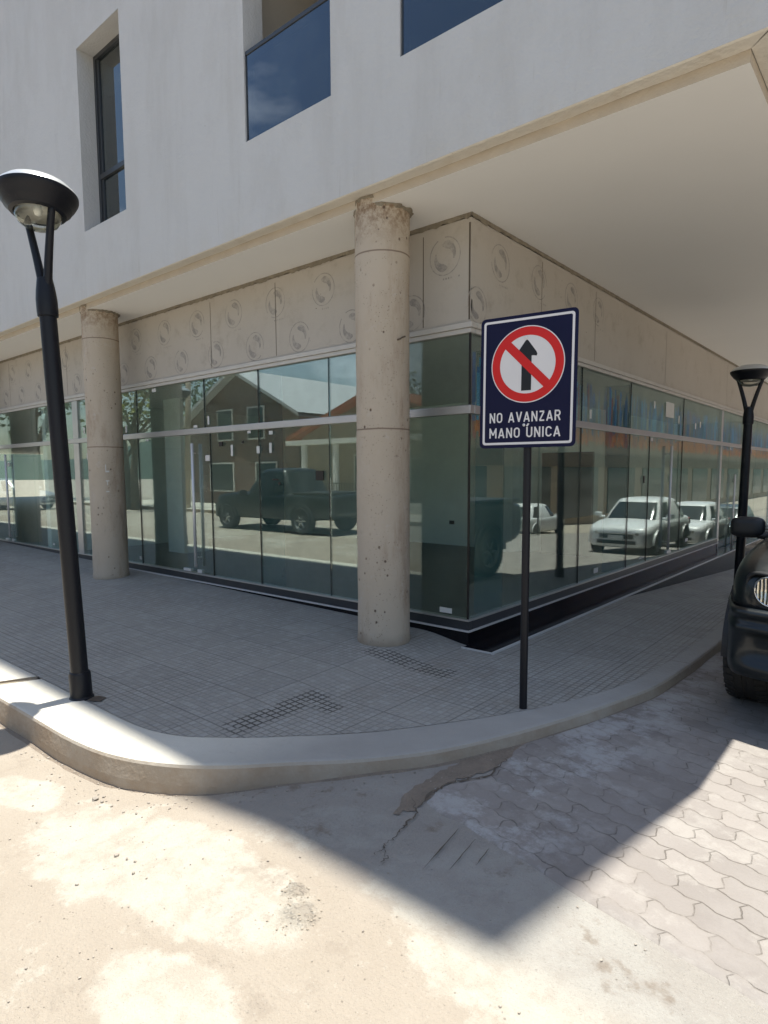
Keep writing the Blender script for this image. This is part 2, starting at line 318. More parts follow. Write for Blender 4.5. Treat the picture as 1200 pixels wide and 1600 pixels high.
    fill = n.ramp(n.noise(2.9, 6, 0.75), 0.62, 0.42)
    c = n.mix(pv, (0.215, 0.192, 0.172), (0.285, 0.257, 0.230))
    c = n.mix(n.ramp(n.noise(2.0, 6, 0.7), 0.4, 0.75), c, (0.29, 0.265, 0.24))
    ox, oy, oz = n.xyz()
    cem = n.math('MULTIPLY', n.ramp(n.noise(3.2, 6, 0.75, n.mapping(loc=(1, 0, 0))), 0.46, 0.60), n.math('SUBTRACT', 1.0, n.ramp(ox, 1.6, 2.1)))
    c = n.mix(n.math('MULTIPLY', cem, 0.5), c, (0.50, 0.50, 0.485))
    c = n.mix(n.math('MULTIPLY', halo, 0.12), c, (0.20, 0.17, 0.135))
    Jm = n.math('MULTIPLY', J, n.math('ADD', 0.06, n.math('MULTIPLY', fill, 0.55)))
    Jm = n.math('MULTIPLY', Jm, n.math('SUBTRACT', 1.0, n.math('MULTIPLY', cem, 0.7)))
    c = n.mix(Jm, c, (0.10, 0.082, 0.062))
    gr = n.noise(80, 5, 0.7)
    c = n.mix(n.math('MULTIPLY', n.ramp(n.noise(3.1, 7, 0.75, n.mapping(loc=(7, 2, 0))), 0.5, 0.62), 0.45), c, (0.35, 0.325, 0.29)); c = n.mix(n.math('MULTIPLY', n.ramp(n.noise(16, 6, 0.8), 0.55, 0.68), 0.35), c, (0.20, 0.175, 0.145))
    c = n.mix(n.math('MULTIPLY', n.ramp(gr, 0.5, 0.75), 0.25), c, (0.20, 0.175, 0.15))
    n.set(Base_Color=c, Roughness=0.88)
    n.bump(n.math('SUBTRACT', n.math('ADD', n.math('MULTIPLY', gr, 0.35), n.math('MULTIPLY', n.noise(5, 4), 0.8)), n.math('MULTIPLY', Jm, 0.9)), 0.007)
    M['paver'] = n.m
    M['dirt'] = simple('brown_dirt', (0.235, 0.19, 0.145), 0.95, var=0.35, scale=12, bump=0.015, bscale=70)
    M['crack'] = simple('crack_dark', (0.11, 0.088, 0.065), 0.95, var=0.5, scale=20)
    M['rubble'] = simple('rubble', (0.34, 0.29, 0.225), 0.95, var=0.35, scale=30, bump=0.004, bscale=80)
    M['stone'] = simple('pebble', (0.34, 0.30, 0.25), 0.85, var=0.6, scale=4)
    # lamp, sign, car paints
    n = N('black_paint')
    sp = n.ramp(n.noise(40, 4, 0.8), 0.68, 0.74)
    n.set(Base_Color=n.mix(n.math('MULTIPLY', sp, 0.6), (0.008, 0.009, 0.013), (0.10, 0.095, 0.09)), Roughness=0.42).bump(n.noise(90, 2), 0.001)
    n.b.inputs['Specular IOR Level'].default_value = 0.3; M['black'] = n.m
    M['silvertop'] = simple('silver_cap', (0.62, 0.64, 0.64), 0.3, 0.55)
    M['reflector'] = simple('lamp_reflector', (0.62, 0.60, 0.55), 0.5, 0.1)
    n = N('bulb'); n.set(Base_Color=(0.85, 0.85, 0.82), Roughness=0.3); M['bulb'] = n.m
    n = N('sign_navy'); n.set(Base_Color=n.mix(n.noise(9, 5), (0.0055, 0.0065, 0.030), (0.008, 0.009, 0.040)), Roughness=0.45); n.b.inputs['Specular IOR Level'].default_value = 0.2; M['navy'] = n.m
    M['signwhite'] = simple('sign_white', (0.70, 0.68, 0.67), 0.45, var=0.05, scale=8)
    M['signred'] = simple('sign_red', (0.60, 0.010, 0.006), 0.4, var=0.06)
    M['signblack'] = simple('sign_black', (0.007, 0.007, 0.008), 0.4)
    M['signback'] = simple('sign_metal', (0.4, 0.4, 0.4), 0.5, 0.7)
    def paint(k, col, rough=0.22, metal=0.3):
        n = N(k); n.set(Base_Color=col, Roughness=rough, Metallic=metal); n.b.inputs['Coat Weight'].default_value = 0.35; n.b.inputs['Coat Roughness'].default_value = 0.04
        dustf = n.ramp(n.noise(5, 6, 0.7), 0.3, 0.9); n.put(n.b.inputs['Roughness'], n.math('ADD', rough, n.math('MULTIPLY', dustf, 0.12)))
        M[k] = n.m
    paint('car_dark', (0.008, 0.012, 0.014), 0.34); paint('car_white', (0.75, 0.76, 0.75), 0.3, 0.0); paint('car_silver', (0.5, 0.52, 0.53)); paint('car_grey', (0.10, 0.12, 0.13))
    M['plastic'] = simple('black_plastic', (0.016, 0.017, 0.018), 0.5, bump=0.001, bscale=200)
    n = N('tyre_rubber'); n.set(Base_Color=n.mix(n.noise(8, 5), (0.012, 0.012, 0.012), (0.035, 0.032, 0.028)), Roughness=0.8); M['tyre'] = n.m
    M['rim'] = simple('alloy', (0.45, 0.46, 0.46), 0.3, 0.8)
    M['chrome'] = simple('chrome', (0.75, 0.76, 0.76), 0.12, 1.0, var=0.03)
    n = N('headlamp_reflector'); wv = n.t.nodes.new('ShaderNodeTexWave'); wv.inputs['Scale'].default_value = 14; wv.inputs['Distortion'].default_value = 1.5
    n.t.links.new(n.P, wv.inputs['Vector']); n.set(Base_Color=n.mix(wv.outputs['Fac'], (0.40, 0.35, 0.25), (0.9, 0.88, 0.80)), Roughness=0.2, Metallic=0.85); n.bump(wv.outputs['Fac'], 0.01); M['hlamp'] = n.m
    M['redlens'] = simple('red_lens', (0.35, 0.01, 0.01), 0.2)
    M['plate'] = simple('plate', (0.6, 0.62, 0.62), 0.5)
    # surroundings
    n = N('brick'); bt = n.t.nodes.new('ShaderNodeTexBrick'); bt.inputs['Scale'].default_value = 4.0
    bt.inputs['Color1'].default_value = (0.17, 0.085, 0.055, 1); bt.inputs['Color2'].default_value = (0.13, 0.065, 0.045, 1); bt.inputs['Mortar'].default_value = (0.32, 0.28, 0.24, 1)
    X, Y, Z = n.xyz(); n.t.links.new(n.comb(n.math('ADD', X, Y), Z, 0.0), bt.inputs['Vector']); n.set(Base_Color=bt.outputs[0], Roughness=0.9); M['brick'] = n.m
    M['rooftin'] = simple('tin_roof', (0.55, 0.56, 0.56), 0.5, 0.3); M['rooftile'] = simple('clay_roof', (0.36, 0.11, 0.05), 0.85, var=0.3, scale=20)
    M['beige'] = simple('beige_render', (0.36, 0.29, 0.21), 0.85, var=0.08, scale=1); M['brownband'] = simple('brown_band', (0.16, 0.12, 0.08), 0.7)
    M['darkglass'] = simple('dark_shop_glass', (0.04, 0.05, 0.05), 0.15); M['white'] = simple('white_paint', (0.75, 0.74, 0.70), 0.7, var=0.05)
    n = N('foliage'); f = n.noise(0.8, 5); f2 = n.noise(25, 2)
    n.set(Base_Color=n.mix(n.math('ADD', n.math('MULTIPLY', f, 0.7), n.math('MULTIPLY', f2, 0.3)), (0.018, 0.04, 0.012), (0.09, 0.14, 0.035)), Roughness=0.6); M['leaf'] = n.m
    n = N('foliage_yellow'); n.set(Base_Color=n.mix(n.noise(1.5, 5), (0.09, 0.11, 0.015), (0.24, 0.24, 0.04)), Roughness=0.6); M['leafy'] = n.m
    M['bark'] = simple('bark', (0.11, 0.085, 0.06), 0.95, var=0.4, scale=8, bump=0.02, bscale=20)
    M['hill'] = simple('hill_scrub', (0.05, 0.075, 0.06), 0.95, var=0.3, scale=0.05)
    for k, c in dict(rb=(0.01, 0.14, 0.60), rl=(0.10, 0.50, 0.9), rn=(0.01, 0.03, 0.16), rr=(0.5, 0.02, 0.04), ro=(0.9, 0.22, 0.01)).items():
        M[k] = simple('ribbon_'+dict(rb='blue', rl='sky_blue', rn='navy', rr='red', ro='orange')[k], c, 0.35, 0.2, var=0.2)
    M['sticker'] = simple('paper_sticker', (0.62, 0.63, 0.60), 0.6); M['lock'] = simple('lock_black', (0.01, 0.01, 0.01), 0.4)
    M['bag'] = simple('rubble_bag', (0.55, 0.55, 0.53), 0.8)
MAT()

# ------------------------------------------------------------------ mesh helpers
def obj(name, bm, mats, parent=None, smooth=False, bevel=0, subsurf=0):
    me = bpy.data.meshes.new(name); bmesh.ops.recalc_face_normals(bm, faces=bm.faces); bm.to_mesh(me); bm.free()
    if not isinstance(mats, (list, tuple)): mats = [mats]
    for mm in mats: me.materials.append(M[mm] if isinstance(mm, str) else mm)
    if smooth:
        for p in me.polygons: p.use_smooth = True
    o = bpy.data.objects.new(name, me); C.objects.link(o)
    if parent is not None: o.parent = parent
    if bevel:
        b = o.modifiers.new('bevel', 'BEVEL'); b.width = bevel; b.segments = 2; b.limit_method = 'ANGLE'; b.angle_limit = R(40)
    if subsurf:
        b = o.modifiers.new('subsurf', 'SUBSURF'); b.levels = subsurf; b.render_levels = subsurf
    return o
def tag(o, label=None, cat=None, group=None, kind=None):
    if label: o['label'] = label
    if cat: o['category'] = cat
    if group: o['group'] = group
    if kind: o['kind'] = kind
    return o
def thing(name, label, cat, loc=(0, 0, 0), rz=0, group=None):
    o = bpy.data.objects.new(name, None); C.objects.link(o); o.location = loc; o.rotation_euler = (0, 0, rz)
    o.empty_display_size = 0.2
    return tag(o, label, cat, group)
def dup(root, loc=None, rz=None, label=None, group=None):
    def rec(o, par):
        c = o.copy(); C.objects.link(c)
        if par is not None: c.parent = par
        for ch in list(o.children): rec(ch, c)
        return c
    r = rec(root, None)
    if loc is not None: r.location = loc
    if rz is not None: r.rotation_euler = (0, 0, rz)
    if label: r['label'] = label
    if group: r['group'] = group
    return r
def box(bm, x0, x1, y0, y1, z0, z1, mi=0):
    v = [bm.verts.new(p) for p in [(x0, y0, z0), (x1, y0, z0), (x1, y1, z0), (x0, y1, z0), (x0, y0, z1), (x1, y0, z1), (x1, y1, z1), (x0, y1, z1)]]
    for f in [(0, 3, 2, 1), (4, 5, 6, 7), (0, 1, 5, 4), (1, 2, 6, 5), (2, 3, 7, 6), (3, 0, 4, 7)]:
        fc = bm.faces.new([v[i] for i in f]); fc.material_index = mi
def boxes(*bs):
    bm = bmesh.new()
    for b in bs: box(bm, *b)
    return bm
def quad(bm, pts, mi=0):
    f = bm.faces.new([bm.verts.new(p) for p in pts]); f.material_index = mi; return f
def lathe(bm, prof, n=32, c=(0, 0, 0), axis='z', mi=0, caps=False):
    rings = []
    for r, z in prof:
        ring = []
        for k in range(n):
            a = 2*math.pi*k/n
            if axis == 'z': p = (c[0]+r*math.cos(a), c[1]+r*math.sin(a), c[2]+z)
            elif axis == 'x': p = (c[0]+z, c[1]+r*math.cos(a), c[2]+r*math.sin(a))
            else: p = (c[0]+r*math.cos(a), c[1]+z, c[2]+r*math.sin(a))
            ring.append(bm.verts.new(p))
        rings.append(ring)
    for a, b in zip(rings, rings[1:]):
        for k in range(n):
            f = bm.faces.new([a[k], a[(k+1) % n], b[(k+1) % n], b[k]]); f.material_index = mi
    if caps:
        for ring in (rings[0], rings[-1]):
            f = bm.faces.new(ring); f.material_index = mi
    return rings
def tube(bm, pts, rad, n=10, mi=0, caps=True):
    pts = [Vector(p) for p in pts]; rings = []
    if not isinstance(rad, (list, tuple)): rad = [rad]*len(pts)
    ref = Vector((0.31, 0.17, 0.93)).normalized()
    for i, p in enumerate(pts):
        t = (pts[min(i+1, len(pts)-1)]-pts[max(i-1, 0)]).normalized()
        rr = ref if abs(t.dot(ref)) < 0.95 else Vector((1, 0, 0))
        a = t.cross(rr).normalized(); b = t.cross(a)
        rings.append([bm.verts.new(p+(a*math.cos(2*math.pi*k/n)+b*math.sin(2*math.pi*k/n))*rad[i]) for k in range(n)])
    for a, b in zip(rings, rings[1:]):
        for k in range(n):
            f = bm.faces.new([a[k], a[(k+1) % n], b[(k+1) % n], b[k]]); f.material_index = mi
    if caps:
        bm.faces.new(rings[0]).material_index = mi; bm.faces.new(rings[-1]).material_index = mi
def sm(a, b, x):
    t = max(0.0, min(1.0, (x-a)/(b-a))); return t*t*(3-2*t)

# ------------------------------------------------------------------ ground heights
def fall(y): return 0.062*max(0.0, min(y, 40)-3.0)
def rz(x, y): return 0.085*sm(-0.1, 0.9, x)*sm(-5.5, -2.8, y) - fall(y)*sm(-0.6, 0.4, x)
def sz(x, y):
    k = 0.065*sm(0.1, -0.5, x)+0.012*max(0.0, min(-x, 12)) + 0.015
    return 0.17 + k*max(0.0, min(1.0, (y+2.7)/2.7))*(1 if x < 0.2 else max(0, 1-(x-0.2))) - fall(y)*sm(-0.6, 0.4, x)

def axis_pts(lo, hi, a, b, step, far=14):
    s = [a+i*step for i in range(int((b-a)/step)+1)]
    l = [a-(a-lo)*(i/far)**2 for i in range(far, 0, -1)]; h = [b+(hi-b)*(i/far)**2 for i in range(1, far+1)]
    return l+s+h
bm = bmesh.new()
xs = axis_pts(-250, 250, -6, 6, 0.2); ys = axis_pts(-250, 250, -8, 12, 0.2)
g = [[bm.verts.new((x, y, rz(x, y))) for y in ys] for x in xs]
for i in range(len(xs)-1):
    for j in range(len(ys)-1): bm.faces.new([g[i][j], g[i+1][j], g[i+1][j+1], g[i][j+1]])
tag(obj('ground', bm, 'road', smooth=True), kind='structure')

# paved street (interlocking pavers)
def px0(y):
    pts = [(-2.36, 1.16), (-2.22, 1.18), (-2.1, 1.13), (-1.95, 1.17), (-1.8, 1.27), (-1.5, 1.24), (-1.1, 1.20), (-0.8, 1.30), (-0.4, 1.42), (0.1, 1.50), (1.1, 1.55), (3, 1.6), (60, 1.6)]
    for (a, xa), (b, xb) in zip(pts, pts[1:]):
        if a <= y <= b:
            return xa+(xb-xa)*(y-a)/(b-a)
    return pts[-1][1]
bm = bmesh.new(); rows = []
Y = -2.27
skirt = None
yl = []
while Y < 60: yl.append(Y); Y += 0.06 if Y < 4 else 0.8
for k, y in enumerate(yl):
    x0 = px0(y)+(random.uniform(-0.012, 0.012) if y < -0.9 else 0)
    row = []
    for i in range(41):
        t = i/40; x = x0+(9.5-x0)*t**1.4
        yy = y
        if y < -2.0:   # front edge slants away to the right
            s_ = (y+2.27)/0.27; edge = -2.19-0.20*(x-1.16) + 0.012*math.sin(x*23)+0.008*math.sin(x*51); yy = edge+(-2.0-edge)*s_
        row.append(bm.verts.new((x, yy, rz(x, yy)+0.006)))
    rows.append(row)
sk = [bm.verts.new((v.co.x, v.co.y-0.02, rz(v.co.x, v.co.y)-0.012)) for v in rows[0]]
rows.insert(0, sk)
for a, b in zip(rows, rows[1:]):
    for i in range(40): bm.faces.new([a[i], a[i+1], b[i+1], b[i]])
tag(obj('street', bm, 'paver', smooth=True), kind='structure')

# kerb and pavement
PAIRS = [((-60, -3.06), (-60, -2.71)), ((-12, -3.06), (-12, -2.71)), ((-4, -3.06), (-4, -2.71)), ((-1.7, -3.06), (-1.6, -2.71)), ((-1.2, -3.055), (-1.15, -2.71)), ((-.78, -3.05), (-.75, -2.71)), ((-.46, -3.02), (-.5, -2.69)), ((-.23, -2.96), (-.32, -2.64)), ((-.05, -2.88), (-.2, -2.58)),
 ((.1, -2.79), (-.08, -2.49)), ((.28, -2.64), (.07, -2.37)), ((.46, -2.45), (.22, -2.22)), ((.66, -2.25), (.4, -2.04)), ((.83, -2.05), (.57, -1.84)), ((1.01, -1.77), (.77, -1.54)), ((1.18, -1.37), (.97, -1.2)), ((1.34, -.9), (1.16, -.8)), ((1.46, -.45), (1.3, -.4)), ((1.56, .02), (1.4, .05)),
 ((1.6, .6), (1.45, .6)), ((1.62, 1.2), (1.47, 1.2)), ((1.65, 3), (1.49, 3)), ((1.65, 8), (1.49, 8)), ((1.65, 20), (1.49, 20)), ((1.65, 60), (1.49, 60))]
def catmull(P, i, t):
    p0, p1, p2, p3 = P[max(i-1, 0)], P[i], P[i+1], P[min(i+2, len(P)-1)]
    return tuple(0.5*((2*p1[k])+(-p0[k]+p2[k])*t+(2*p0[k]-5*p1[k]+4*p2[k]-p3[k])*t*t+(-p0[k]+3*p1[k]-3*p2[k]+p3[k])*t**3) for k in range(2))
path = []
for i in range(len(PAIRS)-1):
    nseg = 5
    for s in range(nseg):
        t = s/nseg
        if i <= 3 or i >= 21:
            o = tuple(PAIRS[i][0][k]*(1-t)+PAIRS[i+1][0][k]*t for k in range(2)); n = tuple(PAIRS[i][1][k]*(1-t)+PAIRS[i+1][1][k]*t for k in range(2))
        else:
            o = catmull([p[0] for p in PAIRS], i, t); n = catmull([p[1] for p in PAIRS], i, t)
        path.append((o, n))
path.append(PAIRS[-1])
def kz(x, y): return 0.17-fall(y)*sm(-0.6, 0.4, x)
def kerb(pp, name):
    bm = bmesh.new(); prev = None
    for (ox, oy), (ix, iy) in pp:
        dx, dy = ox-ix, oy-iy; L_ = math.hypot(dx, dy); dx /= L_; dy /= L_
        z = kz(ox, oy)
        wv = 0.003*math.sin(ox*9+oy*7)
        sec = [(ix, iy, z-0.35), (ix, iy, z-0.004), (ix+dx*0.01, iy+dy*0.01, z+0.002), (ox-dx*0.022, oy-dy*0.022, z+wv*0.4), (ox-dx*0.007, oy-dy*0.007, z-0.005), (ox+dx*0.0, oy+dy*0.0, z-0.02), (ox+dx*(0.012+wv), oy+dy*(0.012+wv), z-0.11), (ox+dx*0.018, oy+dy*0.018, z-0.35)]
        ring = [bm.verts.new(p) for p in sec]
        if prev:
            for a in range(len(ring)-1): bm.faces.new([prev[a], prev[a+1], ring[a+1], ring[a]])
        else: bm.faces.new(ring)
        prev = ring
    bm.faces.new(prev)
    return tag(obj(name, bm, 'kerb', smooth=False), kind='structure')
jx = -2.1
pa = [p for p in path if p[0][0] < -2.2]+[((-2.19, -3.06), (-2.05, -2.71))]
pb = [((-2.09, -3.06), (-1.955, -2.71))]+[p for p in path if p[0][0] > -2.05]
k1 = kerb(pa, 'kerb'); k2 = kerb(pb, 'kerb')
for k in (k1, k2):
    for p in k.data.polygons: p.use_smooth = False
tag(obj('kerb_joint_or_shadow', boxes((-2.26, -1.90, -3.05, -2.72, 0.0, 0.155)), 'mortar'), kind='structure')  # recessed grey strip stands in for a pole's cast shadow on the kerb
# sidewalk as a fan between kerb and building
bm = bmesh.new(); prev = None
for (o_, i_) in path:
    ix, iy = i_
    if ix < -0.9: bx, by = ix, 0.3
    elif iy > 0.8: bx, by = -0.35, iy
    else: bx, by = -0.35-0.55*sm(-0.5, -0.9, ix), 0.3+0.5*sm(-0.2, 0.8, iy)
    col = []
    for s in range(25):
        t = s/24; x = ix+(bx-ix)*t; y = iy+(by-iy)*t
        col.append(bm.verts.new((x, y, sz(x, y)-0.003)))
    if prev:
        for a in range(24): bm.faces.new([prev[a], prev[a+1], col[a+1], col[a]])
    prev = col
tag(obj('pavement', bm, 'tiles', smooth=True), kind='structure')

# cracks, dirt, slits cut in the concrete, crumbled patch
def ribbon(bm, pts, w, mi=0, dz=0.010, jag=0.012):
    P = []
    for (a, b) in zip(pts, pts[1:]):
        for s in range(8):
            t = s/8; P.append((a[0]+(b[0]-a[0])*t+random.uniform(-jag, jag), a[1]+(b[1]-a[1])*t+random.uniform(-jag, jag)))
    P.append(pts[-1]); prev = None
    for i, p in enumerate(P):
        q = P[min(i+1, len(P)-1)]; o = P[max(i-1, 0)]
        d = Vector((q[0]-o[0], q[1]-o[1])); d = d.normalized() if d.length else Vector((1, 0)); nn = Vector((-d.y, d.x))*w*random.uniform(0.3, 1.3)/2*min(1, 0.25+3*min(i, len(P)-1-i)/len(P))
        a, b = (p[0]+nn.x, p[1]+nn.y), (p[0]-nn.x, p[1]-nn.y)
        cur = [bm.verts.new((*a, rz(*a)+dz)), bm.verts.new((*b, rz(*b)+dz))]
        if prev: bm.faces.new([prev[0], prev[1], cur[1], cur[0]]).material_index = mi
        prev = cur
bm = bmesh.new()
ribbon(bm, [(1.10, -2.20), (1.20, -2.30), (1.22, -2.42), (1.24, -2.54), (1.25, -2.60), (1.26, -2.67)], 0.009)
ribbon(bm, [(1.26, -2.60), (1.31, -2.66), (1.32, -2.72)], 0.004)
ribbon(bm, [(1.42, -2.29), (1.47, -2.62)], 0.006, jag=0.001); ribbon(bm, [(1.52, -2.31), (1.555, -2.56)], 0.006, jag=0.001); ribbon(bm, [(1.60, -2.33), (1.62, -2.46)], 0.005, jag=0.001)
ribbon(bm, [(1.17, -2.25), (1.13, -2.10), (1.17, -1.93), (1.27, -1.78), (1.24, -1.5)], 0.016, jag=0.012)
tag(obj('crack_line', bm, 'crack'), kind='structure')
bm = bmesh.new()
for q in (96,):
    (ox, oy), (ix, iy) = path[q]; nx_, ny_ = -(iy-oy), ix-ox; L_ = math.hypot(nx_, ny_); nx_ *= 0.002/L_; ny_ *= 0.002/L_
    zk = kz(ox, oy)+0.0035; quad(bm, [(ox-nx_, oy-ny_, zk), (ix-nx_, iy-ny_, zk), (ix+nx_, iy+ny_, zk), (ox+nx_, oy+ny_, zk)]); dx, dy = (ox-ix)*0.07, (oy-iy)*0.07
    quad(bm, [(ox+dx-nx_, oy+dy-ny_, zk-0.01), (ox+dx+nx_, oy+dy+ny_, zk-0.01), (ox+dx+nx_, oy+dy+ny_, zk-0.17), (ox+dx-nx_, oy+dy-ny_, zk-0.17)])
tag(obj('kerb_joint_or_shadow', bm, 'crack'), kind='structure')
bm = bmesh.new(); prev = None; rk = random.Random(31)
for (ox, oy), (ix, iy) in path[8:100]:
    for h_ in range(1):
        dx, dy = ox-ix, oy-iy; L_ = math.hypot(dx, dy); dx /= L_; dy /= L_; w0 = 0.018+rk.uniform(0, 0.010)+(0.02 if ox < -0.3 else 0)
        cur = [bm.verts.new((ox+dx*0.004, oy+dy*0.004, rz(ox, oy)+0.012)), bm.verts.new((ox+dx*w0, oy+dy*w0, rz(ox+dx*w0, oy+dy*w0)-0.002))]
        if prev: bm.faces.new([prev[0], prev[1], cur[1], cur[0]])
        prev = cur
tag(obj('gutter_soil', bm, 'dirt'), kind='structure')
bm = bmesh.new()
def blob(bm, pts, dz, mi=0, sub=7, jag=0.014):
    P = []
    for a, b in zip(pts, pts[1:]+pts[:1]):
        for s in range(sub): t = s/sub; P.append((a[0]+(b[0]-a[0])*t+random.uniform(-jag, jag), a[1]+(b[1]-a[1])*t+random.uniform(-jag, jag)))
    f = bm.faces.new([bm.verts.new((x, y, rz(x, y)+dz)) for x, y in P]); f.material_index = mi
    bmesh.ops.triangulate(bm, faces=[f])
blob(bm, [(1.12, -2.36), (1.04, -2.17), (1.03, -1.95), (1.06, -1.75), (1.10, -1.5), (1.22, -1.3), (1.25, -1.5), (1.22, -1.75), (1.15, -1.93), (1.15, -2.12), (1.18, -2.28)], 0.004)
tag(obj('dirt_patch', bm, 'dirt'), kind='structure')
# crumbled hole full of rubble
bm = bmesh.new()
rs = random.Random(5)
def stone(bm, x, y, s, rs, z=None, flat=0.6):
    M_ = Matrix.Translation((x, y, (rz(x, y) if z is None else z)+s*0.25)) @ Matrix.Rotation(rs.uniform(0, 6.3), 4, 'Z') @ Matrix.Diagonal((s, s*rs.uniform(0.55, 0.9), s*flat, 1))
    ret = bmesh.ops.create_icosphere(bm, subdivisions=1, radius=0.5, matrix=M_)
    for v in ret['verts']: v.co += Vector((rs.uniform(-1, 1), rs.uniform(-1, 1), rs.uniform(-1, 1)))*s*0.07
for cx_, cy_, rr_, nn_ in ((1.165, -3.02, 0.06, 14), (1.265, -3.11, 0.10, 34)):
    for k in range(nn_):
        a = rs.uniform(0, 6.28); q = rr_*math.sqrt(rs.random()); stone(bm, cx_+q*math.cos(a), cy_+q*math.sin(a)*1.1, rs.uniform(0.004, 0.013), rs, flat=0.35)
tag(obj('rubble_patch', bm, 'rubble'), kind='stuff', label='crumbled brown rubble breaking through the sunlit road')
bm = bmesh.new()
rs = random.Random(11)
n_ = 0
while n_ < 620:
    x = rs.uniform(-3, 3.2); y = rs.uniform(-4.6, -2.2)
    if y > -3.12 and x < 0.1: continue
    if x > -0.1 and y > -2.95 + (x)*0.95 and x < 1.3: continue
    if y > -2.3 and x < 1.2: continue
    dens = 1.0 if (x < 1.0) else 0.25
    if rs.random() > dens: continue
    s = rs.choice([0.004, 0.005, 0.006, 0.007, 0.008, 0.012]); 
    stone(bm, x, y, s, rs); n_ += 1
for k in range(160):   # grit gathered against the kerb
    i = rs.randrange(20, 80); o, ii = path[i]; t = rs.random()**2*0.16; dx, dy = o[0]-ii[0], o[1]-ii[1]; L_ = math.hypot(dx, dy)
    stone(bm, o[0]+dx/L_*(0.02+t), o[1]+dy/L_*(0.02+t), rs.uniform(0.004, 0.016), rs)
for (x, y, s) in [(-.25, -3.13, .035), (-.2, -3.12, .022), (-.12, -3.11, .016), (-.02, -3.1, .016), (.05, -3.07, .02), (.35, -3.32, .024), (.42, -3.31, .018), (.47, -3.3, .016), (.55, -3.35, .02), (.42, -3.52, .018)]: stone(bm, x, y, s, rs)
tag(obj('loose_gravel', bm, 'stone'), kind='stuff', label='loose pebbles and grit scattered over the road by the kerb')

# ------------------------------------------------------------------ the corner building
B = thing('corner_building', 'white rendered corner building with glass shopfront under its overhanging upper floors', 'building')
XW, YW, ZL, TOP = 2.21, -0.772, 3.846, 17.5
ZS = 3.775
LX = -40.0; LY = 42.0
def wall_holes(bm, holes, u0, u1, z0, z1, P, depth, mi=0):
    us = sorted({u0, u1} | {h[0] for h in holes} | {h[1] for h in holes}); zs = sorted({z0, z1} | {h[2] for h in holes} | {h[3] for h in holes})
    for a, b in zip(us, us[1:]):
        for c, d in zip(zs, zs[1:]):
            if any(h[0] <= (a+b)/2 <= h[1] and h[2] <= (c+d)/2 <= h[3] for h in holes): continue
            quad(bm, [P(a, 0, c), P(b, 0, c), P(b, 0, d), P(a, 0, d)], mi)
    for (a, b, c, d) in holes:
        quad(bm, [P(a, 0, c), P(b, 0, c), P(b, depth, c), P(a, depth, c)], mi); quad(bm, [P(a, 0, d), P(b, 0, d), P(b, depth, d), P(a, depth, d)], mi)
        quad(bm, [P(a, 0, c), P(a, depth, c), P(a, depth, d), P(a, 0, d)], mi); quad(bm, [P(b, 0, c), P(b, depth, c), P(b, depth, d), P(b, 0, d)], mi)
winH = [(-5.06, -4.045, 4.62, 6.71)]
balH = [(-1.90, -0.82, 4.634, 6.85), (-0.123, 1.35, 4.638, 6.85)]
extra = [(-11.6, -10.6, 4.62, 6.71), (-15, -13, 4.634, 6.85), (-19.5, -17.5, 4.634, 6.85)]
bm = bmesh.new()
wall_holes(bm, winH+balH+extra, LX, XW, ZL, TOP, lambda u, d, z: (u, YW+d, z), 0.22)
obj('upper_wall', bm, 'wall', B)
bm = bmesh.new()
wall_holes(bm, [(3.0, 5.0, 4.6, 6.7), (9, 11, 4.6, 6.7), (15, 17, 4.6, 6.7)], YW, LY, ZL, TOP, lambda u, d, z: (XW-d, u, z), 0.22)
quad(bm, [(LX, YW, TOP), (XW, YW, TOP), (XW, LY, TOP), (LX, LY, TOP)])
obj('upper_wall', bm, 'wall', B)
# lip underside with slightly rough inner edge, soffit step, soffit
bm = bmesh.new(); xi, yi = 2.105, -0.660
N_ = 160; prev = None
for k in range(N_+1):
    x = LX+(xi-LX)*(1-(1-k/N_)**1.6) if k < N_ else xi
    w0 = 0.0035*math.sin(x*7.3)+0.0025*math.sin(x*19.1)
    col = [bm.verts.new((x if k < N_ else XW, YW-0.001, ZL+0.0)), bm.verts.new((x if k < N_ else XW, YW+0.012, ZL-0.006)), bm.verts.new((x, yi+w0, ZL-0.006)), bm.verts.new((x, yi+w0+0.004, ZL+0.01))]
    if prev:
        for a in range(3): bm.faces.new([prev[a], prev[a+1], col[a+1], col[a]])
    prev = col
quad(bm, [(xi, yi, ZL-0.006), (XW, YW, ZL-0.006), (XW, LY, ZL-0.006), (xi, LY, ZL-0.006)])
obj('drip_edge', bm, 'lip', B)
bm = bmesh.new()
quad(bm, [(LX, yi+0.006, ZL+0.02), (xi, yi+0.006, ZL+0.02), (xi-0.004, yi+0.006, ZS), (LX, yi+0.006, ZS)])
quad(bm, [(xi-0.004, yi+0.006, ZL+0.02), (xi-0.004, LY, ZL+0.02), (xi-0.004, LY, ZS), (xi-0.004, yi+0.006, ZS)])
obj('soffit_edge', bm, 'step', B)
bm = bmesh.new(); quad(bm, [(LX, yi+0.006, ZS), (xi-0.004, yi+0.006, ZS), (xi-0.004, LY, ZS), (LX, LY, ZS)])
obj('soffit', bm, 'soffit', B)
